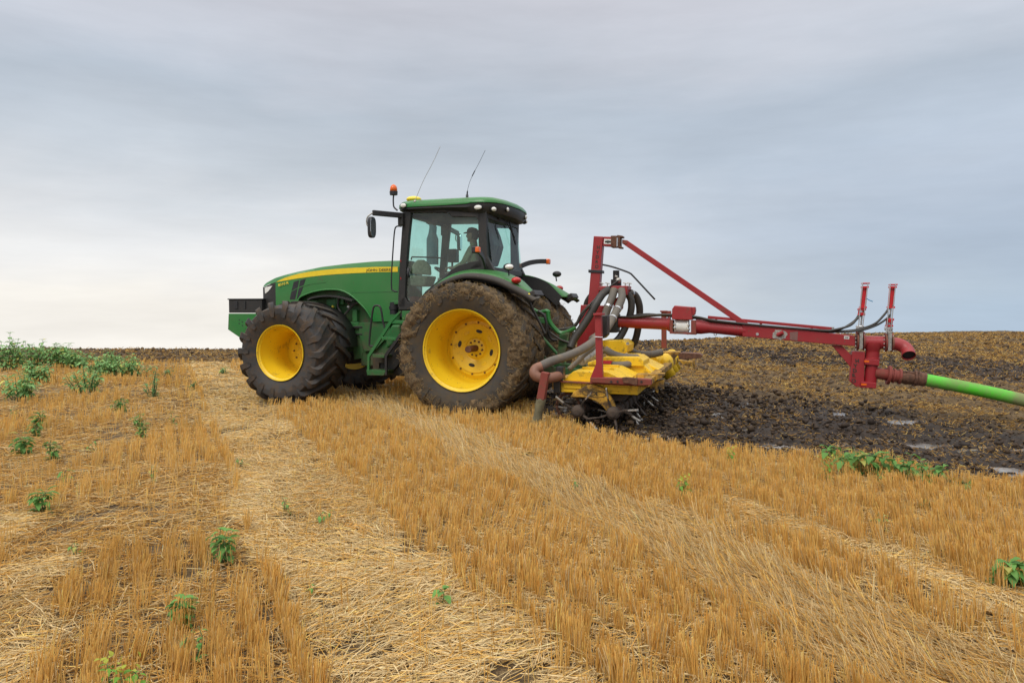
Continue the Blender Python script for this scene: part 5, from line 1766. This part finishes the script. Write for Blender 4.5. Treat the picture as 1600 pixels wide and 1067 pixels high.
def ground_mat():
    m, nt, b = _nt('field_ground')
    at = nt.nodes.new('ShaderNodeAttribute'); at.attribute_name = 'worked'
    aw = nt.nodes.new('ShaderNodeAttribute'); aw.attribute_name = 'wet'
    # stubble floor: dark earth under crumbs of chaff
    n1 = rng_node(nt, noise(nt, 11, 6, .65), .36, .60)
    st = mix_rgb(nt, n1, (.050, .034, .022), (.27, .185, .085))
    n1b = rng_node(nt, noise(nt, 90, 3, .6), .45, .6)
    st = mix_rgb(nt, n1b, st, (.085, .055, .030))
    # worked soil
    n2 = rng_node(nt, noise(nt, 6, 6, .7), .35, .68)
    dry = mix_rgb(nt, n2, (.050, .032, .018), (.19, .125, .055))
    n3 = rng_node(nt, noise(nt, 9, 6, .7), .35, .70)
    wet = mix_rgb(nt, n3, (.016, .011, .008), (.052, .034, .021))
    so_ = mix_rgb(nt, aw.outputs['Fac'], dry, wet)
    c = mix_rgb(nt, at.outputs['Fac'], st, so_)
    nt.links.new(c, b.inputs['Base Color'])
    r = rng_node(nt, aw.outputs['Fac'], 0, 1, .95, .62)
    nt.links.new(r, b.inputs['Roughness'])
    b.inputs['Specular IOR Level'].default_value = .3
    bump(nt, b, noise(nt, 30, 6, .7), .9, .03)
    return m
ground = grid_mesh('ground', XX, YY, ZZ, {'worked': smooth01(WK, -.25, .25), 'wet': np.where(WK > -.5, WET, 0)}, ground_mat(), 'structure')
# standing slurry in the low spots of the wet strips
sel = (ygr > 5) & (ygr < 34)
xs_w = np.linspace(-1, 1, 90)
ys_w = np.linspace(5.2, 34, 90)
XW, YW = np.meshgrid(np.linspace(.6, 26, 110), ys_w)
wlev = base_z(XW, YW) - .041
wm = wet_mask(XW, YW); wk2 = worked(XW, YW)
wlev = np.where((wm < .55) | (wk2 < .15), wlev - .45, wlev)
mw, ntw, bw_ = _nt('slurry_film')
cw = mix_rgb(ntw, rng_node(ntw, noise(ntw, 3, 4), .4, .6), (.26, .24, .22), (.075, .060, .050))
ntw.links.new(cw, bw_.inputs['Base Color'])
bw_.inputs['Roughness'].default_value = .22
bump(ntw, bw_, noise(ntw, 14, 3), .12, .01)
grid_mesh('water', XW, YW, wlev, {}, mw, 'structure')

def gz(x, y):
    w = worked(x, y)
    return base_z(x, y) + soil_z(x, y, w, None)

# ---------------------------------------------------------------- straw
def prisms(name, A, B, rad, col, mat, kind='stuff', label=None, cat=None, mid=None):
    """three sided stems from A to B (n,3); radius (n,), colour (n,3); optional mid point for a kink"""
    n = len(A)
    d = B - A
    L = np.linalg.norm(d, axis=1, keepdims=True)
    d = d / np.maximum(L, 1e-6)
    ref = np.where(np.abs(d[:, 2:3]) > .8, np.array([[1., 0, 0]]), np.array([[0, 0, 1.]]))
    u_ = np.cross(d, ref); u_ /= np.linalg.norm(u_, axis=1, keepdims=True)
    v_ = np.cross(d, u_)
    pts = [A, B] if mid is None else [A, mid, B]
    k = len(pts)
    V = np.zeros((n, k * 3, 3))
    for i, p in enumerate(pts):
        for j in range(3):
            a = 2 * math.pi * j / 3
            V[:, i * 3 + j] = p + (u_ * math.cos(a) + v_ * math.sin(a)) * rad[:, None] * (1.0 if i < k - 1 else .8)
    F = []
    for i in range(k - 1):
        for j in range(3):
            F.append([i * 3 + j, i * 3 + (j + 1) % 3, (i + 1) * 3 + (j + 1) % 3, (i + 1) * 3 + j])
    F = np.array(F)
    nv = k * 3
    idx = (np.arange(n)[:, None, None] * nv + F[None]).reshape(-1)
    nf = n * len(F)
    me = bpy.data.meshes.new(name)
    me.vertices.add(n * nv)
    me.vertices.foreach_set('co', V.reshape(-1).astype(np.float32))
    me.loops.add(nf * 4); me.polygons.add(nf)
    me.polygons.foreach_set('loop_start', np.arange(0, nf * 4, 4, dtype=np.int32))
    me.loops.foreach_set('vertex_index', idx.astype(np.int32))
    me.update(calc_edges=True)
    ca = me.attributes.new('col', 'FLOAT_COLOR', 'POINT')
    cc = np.ones((n, nv, 4), dtype=np.float32)
    cc[:, :, :3] = col[:, None, :]
    ca.data.foreach_set('color', cc.reshape(-1))
    me.materials.append(mat)
    o = bpy.data.objects.new(name, me)
    COL.objects.link(o)
    tag(o, label, cat, None, kind)
    return o
def sample(n, ymin, ymax, wfac=.80, extra=1.0, power=1.0):
    """random points over the ground the photograph shows"""
    y = rng.uniform(ymin ** power, ymax ** power, n) ** (1 / power)
    x = rng.uniform(-1, 1, n) * (y * wfac + extra)
    return x, y
def sample_d(dens0, y0, pw, ymin=2.0, ymax=22.0, wfac=.80, extra=1.0):
    """points whose density per square metre is even near the camera and thins out smoothly with distance"""
    yy = np.linspace(ymin, ymax, 400)
    w = dens0 * np.minimum(1, (y0 / yy) ** pw) * 2 * (yy * wfac + extra)
    cdf = np.concatenate([[0], np.cumsum((w[1:] + w[:-1]) / 2 * np.diff(yy))])
    n = int(cdf[-1])
    y = np.interp(rng.uniform(0, cdf[-1], n), cdf, yy)
    return rng.uniform(-1, 1, n) * (y * wfac + extra), y
def zone(x, y):
    """0 standing, 1 pale flattened track, 2 pale leaning, 3 bare/patchy"""
    s = srow(x, y)
    n = (fbm(np.stack([x * 1.3, y * 1.3, x * 0], -1), 4, 61, .65) - .5) * .55
    s = s + n
    z = np.zeros(len(x), int)
    z[(s > .50) & (s < 1.50)] = 1
    z[(s > 2.70) & (s < 3.4)] = 2
    z[(s > 3.85) & (s < 4.15) & (y < 5.8)] = 1
    p = fbm(np.stack([x * .55 + 9, y * .30, x * 0], -1), 3, 62)
    z[(s < -.55) & (p > .60) & (y < 13)] = 1
    z[(s < .35) & (p < .36)] = 3
    return z
def tones(n, kind):
    """stem colours"""
    t = rng.random(n)[:, None]
    g = rng.normal(1, .13, n)[:, None]
    if kind == 'gold':
        a, b = np.array([.74, .405, .083]), np.array([.95, .64, .21])
    elif kind == 'pale':
        a, b = np.array([.60, .40, .155]), np.array([.88, .69, .37])
    else:
        a, b = np.array([.46, .225, .045]), np.array([.72, .41, .10])
    c = (a + (b - a) * t) * g
    return np.clip(c, .01, .95)
BLK = [(-2.6, 2.3, .9)]
def outside_wheels(x, y):
    """drop stems that would stick through tyres"""
    px_, py_ = x - TX, y - TY
    lx = px_ * hv.x + py_ * hv.y
    ly = px_ * lv.x + py_ * lv.y
    hit = ((np.abs(lx) < .55) | (np.abs(lx - 3.2) < .45)) & (np.abs(ly) > .55) & (np.abs(ly) < 1.66)
    return ~hit
# standing stubble in rows
def standing(dens, name, hscale=1.0, rmul=1.0):
    x, y = sample_d(dens, 6.0, 2.2)
    s, t = srow(x, y), trow(x, y)
    sp = .165
    row = np.round(s / sp)
    tuft = np.floor(t / .07 + (row * .37))
    # deterministic tuft centre jitter, stems fan from a tuft
    hsh = np.sin(row * 127.1 + tuft * 311.7) * 43758.5453
    j1 = hsh - np.floor(hsh)
    hsh2 = np.sin(row * 269.5 + tuft * 183.3) * 24634.634
    j2 = hsh2 - np.floor(hsh2)
    wob = (fbm(np.stack([x * .7, y * .7, x * 0], -1), 2, 71) - .5) * .12
    s2 = row * sp + (j1 - .5) * .05 + rng.normal(0, .015, len(x)) + wob
    t2 = (tuft - row * .37 + .5) * .07 + (j2 - .5) * .06 + rng.normal(0, .021, len(x))
    x = s2 * RD[1] + t2 * RD[0]
    y = -s2 * RD[0] + t2 * RD[1]
    keep = (worked(x, y) < -.05) & outside_wheels(x, y) & (j1 * .999 < 1.1)
    z = zone(x, y)
    patch = fbm(np.stack([x * .8, y * .8, x * 0], -1), 3, 73)
    pr = np.where(z == 0, 1.0, np.where(z == 2, .42, np.where(z == 1, .045, .16)))
    pr = pr * np.where(j2 < .16, .08, .30 + .70 * j1) * np.clip((patch - .18) * 4.5, .2, 1)
    p2 = fbm(np.stack([x * 2.2, y * 1.5, x * 0], -1), 3, 74)
    pr = np.where((srow(x, y) < .45), pr * np.clip((patch - .30) * 4.0, .12, .85) * np.clip((p2 - .34) * 5.5, .06, 1), pr)
    dj = (srow(x, y) < .45)
    x = x + np.where(dj, rng.normal(0, .028, len(x)), 0)
    keep &= rng.random(len(x)) < pr
    x, y, z, j1, j2, row = x[keep], y[keep], z[keep], j1[keep], j2[keep], row[keep]
    n = len(x)
    h = (.115 + .055 * j1 + rng.normal(0, .016, n)) * hscale
    h = np.where(rng.random(n) < .28, h * rng.uniform(.35, .95, n), h)
    # lean: each tuft leans its own way plus a gust-like large field
    lf = (fbm(np.stack([x * .6 + 50, y * .6, x * 0], -1), 2, 75) - .5)
    lx = (j2 - .5) * .30 + rng.normal(0, .085, n) + lf * .5
    ly = (j1 - .5) * .25 + rng.normal(0, .08, n)
    lean2 = (z == 2)
    # the leaning swath was pushed over along the track
    lx = np.where(lean2, -RD[0] * -.95 + rng.normal(0, .28, n) - .10, lx)
    ly = np.where(lean2, .45 + rng.normal(0, .35, n), ly)
    lx = np.where(lean2, -.55 + rng.normal(0, .35, n), lx)
    ll = np.sqrt(lx ** 2 + ly ** 2 + 1)
    h2 = np.where(lean2, h * 1.25, h)
    A = np.stack([x, y, gz(x, y) - .01], -1)
    B = A + np.stack([lx, ly, np.ones(n)], -1) / ll[:, None] * h2[:, None]
    rad = rng.uniform(.0016, .0027, n) * rmul * np.clip(y / 6.5, 1, 3.4)
    col = tones(n, 'gold')
    pl = rng.random(n) < .13
    col[pl] = tones(int(pl.sum()), 'pale')
    col = np.where(lean2[:, None] & (rng.random(n) < .6)[:, None], tones(n, 'pale') * .95, col)
    mot = fbm(np.stack([x * .9, y * .9, x * 0], -1), 3, 77)[:, None]
    bw = np.clip((mot - .40) * 3.2, 0, 1)
    wsel = np.where((srow(x, y) > .3)[:, None], .12, .55)
    col = col * (1 - bw * wsel) + tones(n, 'brown') * bw * wsel
    return prisms(name, A, B, rad, col, M['straw'], 'stuff', 'cut golden wheat stubble standing in rows over the field', 'stubble')
standing(5000, 'standing_stubble')
# loose straw lying on the ground
def lying(dens, name):
    x, y = sample_d(dens, 6.0, 2.2)
    z = zone(x, y)
    keep = (worked(x, y) < .15) & outside_wheels(x, y)
    gap = fbm(np.stack([x * 3.1, y * 3.1, x * 0], -1), 3, 83)
    pr = np.where(z == 1, 1.0, np.where(z == 2, .8, np.where(z == 3, .30, .50)))
    pr = np.where((gap < .34), pr * .12, pr)
    pr = np.where(srow(x, y) < .4, pr * .85, pr)
    keep &= rng.random(len(x)) < pr
    x, y, z = x[keep], y[keep], z[keep]
    n = len(x)
    ang = rng.uniform(0, 2 * np.pi, n)
    base = math.atan2(RD[1], RD[0])
    ang = np.where(z == 2, base + .55 + rng.normal(0, .35, n), ang)
    # swirled mats where the combine tail dropped it
    sw = (fbm(np.stack([x * .8, y * .8, x * 0], -1), 2, 85) - .5) * 9
    ang = np.where(z == 1, sw + rng.normal(0, .75, n), ang)
    L = np.clip(rng.lognormal(math.log(.115), .5, n), .03, .34)
    d = np.stack([np.cos(ang), np.sin(ang)], -1)
    zt = rng.uniform(.004, .035, n) + np.where(z == 1, .012, 0)
    tilt = rng.normal(0, .13, n) + np.where(z == 2, .30, 0)
    xa, ya = x - d[:, 0] * L / 2, y - d[:, 1] * L / 2
    xb_, yb_ = x + d[:, 0] * L / 2, y + d[:, 1] * L / 2
    g0 = gz(x, y)
    A = np.stack([xa, ya, g0 + np.maximum(zt - tilt * L / 2, .002)], -1)
    B = np.stack([xb_, yb_, g0 + np.maximum(zt + tilt * L / 2, .002)], -1)
    mid = (A + B) / 2 + np.stack([rng.normal(0, .06, n) * L, rng.normal(0, .06, n) * L, rng.uniform(-.01, .07, n) * L], -1)
    rad = rng.uniform(.0011, .0028, n) * np.clip(y / 6.5, 1, 2.8)
    col = tones(n, 'pale')
    br = rng.random(n) < .28
    col[br] = tones(int(br.sum()), 'gold')
    sidev = (srow(x, y) < .45)
    br = (rng.random(n) < .45) & sidev & (z != 1)
    col[br] = tones(int(br.sum()), 'brown')
    return prisms(name, A, B, rad, col, M['straw'], 'stuff', 'loose pale straw lying flat in mats and wheel tracks', 'straw', mid=mid)
lying(3700, 'loose_straw')

# straw dragged through the worked soil
def soil_straw(n):
    y = rng.uniform(5.0 ** .8, 44 ** .8, n) ** (1 / .8)
    x = rng.uniform(-1, 1, n) * (y * .80 + .5)
    w = worked(x, y)
    wet = wet_mask(x, y)
    p = fbm(np.stack([x * 1.3, y * 1.3, x * 0], -1), 4, 91)
    fr = fbm(np.stack([x * 4.5, y * 4.5, x * 0], -1), 3, 92)
    pr = np.where(wet > .5, .55, 1.0) * np.clip((p - .30) * 4, .03, 1) * np.clip((fr - .30) * 4, .05, 1)
    pr = np.where(x < -2, pr * .55, pr)
    edge = w < 1.1
    pr = np.where(edge, np.maximum(pr, .75), pr)
    keep = (w > .0) & (rng.random(n) < pr)
    x, y = x[keep], y[keep]
    n = len(x)
    ang = rng.uniform(0, 2 * np.pi, n)
    L = rng.uniform(.025, .10, n) * np.clip(y / 12, .8, 1.6)
    el_ = rng.uniform(-.2, .75, n)
    g0 = gz(x, y)
    A = np.stack([x, y, g0 + .004], -1)
    B = A + np.stack([np.cos(ang) * np.cos(el_), np.sin(ang) * np.cos(el_), np.sin(el_)], -1) * L[:, None]
    B[:, 2] = np.maximum(B[:, 2], g0 + .004)
    rad = rng.uniform(.0020, .0034, n) * np.clip(y / 7.5, 1, 4.5)
    col = tones(n, 'gold') * .74
    br = rng.random(n) < .55
    col[br] = tones(int(br.sum()), 'brown') * .62
    return prisms('straw_in_soil', A, B, rad, col, M['straw'], 'stuff', 'broken brown straw mixed into the dark worked soil', 'straw')
soil_straw(330000)

# soil clods
def clods(n):
    t = (1 + 5 ** .5) / 2
    ico = np.array([(-1, t, 0), (1, t, 0), (-1, -t, 0), (1, -t, 0), (0, -1, t), (0, 1, t), (0, -1, -t), (0, 1, -t), (t, 0, -1), (t, 0, 1), (-t, 0, -1), (-t, 0, 1)]) / math.hypot(1, t)
    fc = np.array([(0, 11, 5), (0, 5, 1), (0, 1, 7), (0, 7, 10), (0, 10, 11), (1, 5, 9), (5, 11, 4), (11, 10, 2), (10, 7, 6), (7, 1, 8), (3, 9, 4), (3, 4, 2), (3, 2, 6), (3, 6, 8), (3, 8, 9), (4, 9, 5), (2, 4, 11), (6, 2, 10), (8, 6, 7), (9, 8, 1)])
    y = rng.uniform(5.0 ** .9, 44 ** .9, n) ** (1 / .9)
    x = rng.uniform(-1, 1, n) * (y * .80 + .5)
    w = worked(x, y)
    wet = wet_mask(x, y)
    pr = np.where(wet > .5, .9, .40)
    # freshly turned ridge right behind the rotors
    lx = (x - TX) * hv.x + (y - TY) * hv.y
    ly = (x - TX) * lv.x + (y - TY) * lv.y
    fresh = (lx < -1.6) & (lx > -2.6 - rng.random(len(lx)) ** 1.5 * 3.5) & (np.abs(ly) < 2.6 + rng.normal(0, .3, len(lx)))
    keep = (w > .05) & ((rng.random(n) < pr) | fresh)
    x, y, wet, fresh = x[keep], y[keep], wet[keep], fresh[keep]
    n = len(x)
    r = np.clip(rng.lognormal(math.log(.015), .6, n), .007, .05) * np.clip(y / 11, .9, 2.0)
    r = np.where(fresh, np.minimum(r * 1.3, .05), r)
    V = ico[None] * (1 + rng.uniform(-.62, .5, (n, 12, 1))) * r[:, None, None] * rng.uniform(.65, 1.25, (n, 1, 3))
    V[:, :, 2] *= .75
    V += np.stack([x, y, gz(x, y) + r * .15 + np.where(fresh, rng.uniform(0, .10, n), 0)], -1)[:, None, :]
    me = bpy.data.meshes.new('soil_clods')
    me.vertices.add(n * 12)
    me.vertices.foreach_set('co', V.reshape(-1).astype(np.float32))
    idx = (np.arange(n)[:, None, None] * 12 + fc[None]).reshape(-1)
    nf = n * 20
    me.loops.add(nf * 3); me.polygons.add(nf)
    me.polygons.foreach_set('loop_start', np.arange(0, nf * 3, 3, dtype=np.int32))
    me.loops.foreach_set('vertex_index', idx.astype(np.int32))
    me.update(calc_edges=True)
    ca = me.attributes.new('col', 'FLOAT_COLOR', 'POINT')
    tt = rng.random(n)[:, None]
    dry = np.array([.045, .028, .015]) * (1 - tt) + np.array([.12, .075, .034]) * tt
    wc = np.array([.018, .012, .009]) * (1 - tt) + np.array([.085, .054, .030]) * tt
    c = np.where((wet > .5)[:, None] | fresh[:, None], wc, dry)
    cc = np.ones((n, 12, 4), dtype=np.float32)
    cc[:, :, :3] = c[:, None, :]
    ca.data.foreach_set('color', cc.reshape(-1))
    me.materials.append(M['soilattr'])
    o = bpy.data.objects.new('soil_clods', me)
    COL.objects.link(o)
    tag(o, 'dark crumbly soil clods turned up by the injector', 'soil', None, 'stuff')
clods(140000)

# ---------------------------------------------------------------- weeds
def leaf_fan(vs, fs, cs, base, dirv, L, W, droop, col, serr=False):
    """one folded ovate leaf"""
    d = Vector(dirv).normalized()
    up = Vector((0, 0, 1))
    side = d.cross(up)
    side = side.normalized() if side.length > .05 else Vector((1, 0, 0))
    nrm = side.cross(d).normalized()
    prof = [(0, .02), (.18, .62), (.40, 1.0), (.65, .72), (.85, .34), (1, 0)]
    b = len(vs)
    p = Vector(base)
    pos = []
    last = 0
    dd = d.copy()
    for t, w in prof:
        p = p + dd * L * (t - last)
        last = t
        dd = (dd + Vector((0, 0, -1)) * droop * .28).normalized()
        hw_ = W * w / 2
        vs += [p - side * hw_ + nrm * hw_ * .35, p.copy(), p + side * hw_ + nrm * hw_ * .35]
        cs += [col] * 3
    for i in range(len(prof) - 1):
        a = b + i * 3
        fs += [(a, a + 1, a + 4, a + 3), (a + 1, a + 2, a + 5, a + 4)]
def weed(px, py, hpx, wpx, label, style='broad', lean=0, tone=1.0, seed=0, group=None, name='weed_plant'):
    rd = random.Random(seed * 13 + int(px))
    zs_ = .13 if py < 780 else .10          # the visible foot stands at the height of the stubble tops
    g = G(px, py, zs_)
    g.z = 0
    d = g.y
    H, W = hpx * d / FPX + zs_, wpx * d / FPX
    z0 = float(gz(np.array([g.x]), np.array([g.y]))[0])
    if group == FW_: H *= 1.12
    root = empty(name, (g.x, g.y, z0))
    tag(root, label, 'weed', group)
    st = MB(); vs, fs, cs = [], [], []
    if d > 12 and style == 'broad': W *= 1.45; tone = tone * 1.6
    kL, kW = rd.uniform(.72, 1.1), rd.uniform(.44, .64)
    nst = max(2, int(round(W / max(H, .05) * (4 if style == 'broad' else 5)))) if style != 'single' else 1
    nst = min(int(nst * (2.6 if d > 12 else 1)) + (3 if style == 'broad' else 0), 40)
    leafL = {'broad': .15 * kL, 'small': .09, 'fine': .055, 'single': .15, 'wilt': .13}[style] * (min(1.0, max(H / .45, .55)) if style != 'fine' else 1)
    leafL = max(leafL, d * 6.0 / FPX)
    for i in range(nst):
        a = rd.uniform(0, 6.28)
        rr = math.sqrt(rd.random()) * W * .40 if nst > 1 else 0
        bx_, by_ = rr * math.cos(a), rr * math.sin(a) * .7
        hh = H * rd.uniform(.55, 1.0) * (1 - .35 * (rr / max(W * .4, .01)) ** 2)
        if style == 'wilt': hh *= .55
        top = Vector((bx_ * 1.25 + lean * H + rd.uniform(-.06, .06) * H, by_ * 1.2, hh))
        b0 = Vector((bx_ * .5, by_ * .5, 0))
        mid = b0.lerp(top, .5) + Vector((rd.uniform(-.03, .03), rd.uniform(-.03, .03), .02))
        path = spl([b0, mid, top], 5)
        st.tube(path, [.008 * (1 - .7 * k / (len(path) - 1)) * max(.5, min(1.3, H / .5)) for k in range(len(path))], 5)
        nn = {'broad': 7, 'small': 8, 'fine': 22, 'single': 6, 'wilt': 7}[style]
        nn = max(4, int(nn * min(2.0, max(.6, hh / .4))))
        if style == 'broad': nn = int(nn * 1.35)
        for k in range(nn):
            t = .22 + .78 * (k + rd.random() * .5) / nn
            t = min(t, 1)
            pp = path[min(int(t * (len(path) - 1)), len(path) - 1)]
            a0 = k * 2.4 + rd.uniform(-.4, .4)
            for q in ((0, math.pi) if style in ('broad', 'single', 'wilt') else (0,)):
                el_ = rd.uniform(.05, .55) + .5 * (t > .9)
                if style == 'wilt': el_ = rd.uniform(-.6, .1)
                dv = Vector((math.cos(a0 + q) * math.cos(el_), math.sin(a0 + q) * math.cos(el_), math.sin(el_)))
                L = leafL * rd.uniform(.65, 1.15) * (1 - .35 * (t > .92))
                tn = tone * rd.uniform(.75, 1.25)
                if style == 'wilt' and rd.random() < .5:
                    col = (.045 * tn, .075 * tn, .028 * tn)
                elif style == 'fine':
                    col = (.15 * tn, .30 * tn, .04 * tn)
                else:
                    yl = rd.random() < .05
                    col = (.42 * tn, .40 * tn, .10 * tn) if yl else ((.155 * tn, .275 * tn, .095 * tn) if d > 12 else (.135 * tn, .285 * tn, .065 * tn))
                leaf_fan(vs, fs, cs, pp + dv * L * .18, dv, L, L * (kW if style != 'fine' else .42), rd.uniform(.5, 1.3) * (1.6 if style == 'wilt' else 1), col)
        if style == 'fine' :
            for k in range(5):
                pp = path[-1] + Vector((rd.uniform(-.04, .04), rd.uniform(-.04, .04), rd.uniform(-.01, .04)))
                leaf_fan(vs, fs, cs, pp, (rd.uniform(-1, 1), rd.uniform(-1, 1), .6), .03, .02, .5, (.42, .45, .06))
    st.build('stem', M['stem'], root, smooth='all')
    me = bpy.data.meshes.new('leaves')
    me.from_pydata([tuple(v) for v in vs], [], fs)
    me.update()
    ca = me.attributes.new('col', 'FLOAT_COLOR', 'POINT')
    ca.data.foreach_set('color', np.array([(*c, 1) for c in cs], dtype=np.float32).reshape(-1))
    me.polygons.foreach_set('use_smooth', [True] * len(me.polygons))
    me.materials.append(M['leaf'])
    o = bpy.data.objects.new('leaves', me); o.parent = root; COL.objects.link(o)
    return root
M['stem'] = plain('weed_stem', (.10, .17, .06), .7, 0, .3)
GW = 'green weeds growing in the stubble'
FW_ = 'tall weeds in the patch at the far left edge of the field'
weeds = [
 # far left patch
 (8, 572, 52, 46, 'tall bushy weed cut by the left edge of the photo, in the far weed patch', 'broad', FW_),
 (50, 568, 46, 50, 'tall leafy weed with an arching top, second from the left in the far weed patch', 'broad', FW_),
 (92, 568, 38, 40, 'rounded weed in the middle of the far patch, top level with the skyline', 'broad', FW_),
 (122, 569, 24, 36, 'low dark weed at the right end of the skyline patch', 'broad', FW_),
 (60, 590, 30, 30, 'lighter weed standing in front of the skyline patch', 'broad', FW_),
 (34, 614, 44, 52, 'large-leaved weed alone in the stubble below the skyline patch at far left', 'broad', GW),
 (135, 604, 52, 46, 'tall pale green weed clump nearest the camera in the right hand far patch', 'broad', GW),
 (160, 580, 26, 50, 'wide low weed behind the tall pale clump', 'broad', GW),
 (205, 579, 30, 58, 'broad dome of weeds silhouetted against the dark worked soil', 'broad', GW),
 (170, 566, 20, 26, 'small dark weed rooted on the edge of the dark soil', 'broad', GW),
 (240, 611, 42, 34, 'upright feathery weed with open branches right of the far weed patch', 'small', GW),
 (262, 580, 12, 14, 'tiny weed between the dark soil edge and the front of the tractor', 'small', GW),
 (348, 577, 9, 18, 'low green sprig just in front of the tractor', 'small', GW),
 (186, 633, 16, 30, 'flat-topped weed seedling in the stubble below the feathery weed', 'broad', GW),
 (62, 655, 16, 16, 'small weed on a bare soil patch at left, upper of two', 'broad', GW),
 (54, 668, 12, 14, 'small pale weed directly below another on the bare soil patch', 'broad', GW),
 (35, 693, 22, 30, 'squat dark weed in a bare patch near the left edge', 'broad', GW),
 (82, 702, 20, 26, 'pale leafy seedling right of the squat dark weed', 'broad', GW),
 (216, 655, 12, 16, 'small round weed in the left stubble, upper of a close pair', 'broad', GW),
 (222, 670, 14, 16, 'small yellowish weed under its darker twin in the left stubble', 'broad', GW),
 (268, 652, 18, 16, 'thin seedling left of the flattened straw track', 'small', GW),
 (18, 640, 14, 18, 'small weed at the left edge between the large-leaved weed and the bare patch', 'small', GW),
 (300, 600, 10, 16, 'sparse sprig in the stubble in front of the front tyre', 'small', GW),
 (150, 690, 11, 15, 'faint sprig between two stubble rows at mid left', 'small', GW),
 (238, 735, 10, 14, 'little sprig in the left stubble above the bright leafy weed', 'small', GW),
 (120, 850, 14, 18, 'thin sprig among broken brown stubble at lower left', 'small', GW),
 (105, 733, 11, 18, 'single thin seedling with a flat crown in the left stubble', 'single', GW),
 (64, 785, 28, 30, 'leafy green weed low down near the left edge with curled top leaves', 'broad', GW),
 (352, 858, 44, 46, 'bright green leafy weed standing alone beside the flattened straw track', 'broad', GW),
 (372, 714, 12, 14, 'low bright sprig in the flattened straw left of centre', 'small', GW),
 (443, 785, 12, 18, 'faint seedling in the pale straw track, left of the wider one', 'small', GW),
 (507, 802, 14, 28, 'flat wide seedling in the pale straw track', 'small', GW),
 (480, 908, 8, 12, 'tiny creeping sprig beside the dark hole in the straw track', 'small', GW),
 (287, 948, 28, 32, 'dark leafy weed half hidden by stubble at lower left', 'broad', GW),
 (300, 1002, 36, 52, 'thin straggly weed spreading below the dark leafy one', 'small', GW),
 (188, 1060, 46, 48, 'yellow-flowered fine-leaved weed at the bottom left edge', 'fine', GW),
 (688, 922, 16, 8, 'single narrow sprout at the right rim of the flat straw track', 'single', GW),
 (898, 752, 20, 22, 'spindly weed in the stubble in front of the injector', 'small', GW),
 (1076, 762, 36, 36, 'feathery light green weed in the stubble right of the injector', 'fine', GW),
 (1138, 712, 18, 20, 'faint feathery weed close to the dark soil edge', 'fine', GW),
 (1312, 714, 30, 50, 'dark green leafy weed at the left end of the clump on the soil edge', 'broad', GW),
 (1352, 728, 46, 78, 'tallest large-leaved weed in the clump on the soil edge', 'broad', GW),
 (1402, 732, 34, 66, 'rounded leafy weed in the middle of the clump on the soil edge', 'broad', GW),
 (1450, 740, 34, 80, 'sprawling leafy weed toward the right end of the clump on the soil edge', 'broad', GW),
 (1506, 744, 34, 56, 'wilted weed, drooping and muddy, right of the leafy clump', 'wilt', GW),
 (1296, 734, 22, 20, 'fine pale weed below the left end of the leafy clump', 'fine', GW),
 (1372, 812, 26, 24, 'thin weed standing in the dense stubble at right', 'small', GW),
 (1448, 784, 12, 24, 'low weed scattered in the stubble below the wilted one', 'small', GW),
 (1580, 893, 48, 40, 'large-leaved weed by the right edge in the stubble', 'broad', GW),
 (1380, 748, 14, 34, 'small seedling in front of the leafy clump on the soil edge', 'small', GW),
]
for i, (px, py, h_, w_, lab, sty, grp) in enumerate(weeds):
    weed(px, py, h_, w_, lab, sty, tone={'broad': 1.0, 'wilt': .8}.get(sty, 1.05) * (1.1 if py > 780 else .95), seed=i, group=grp)
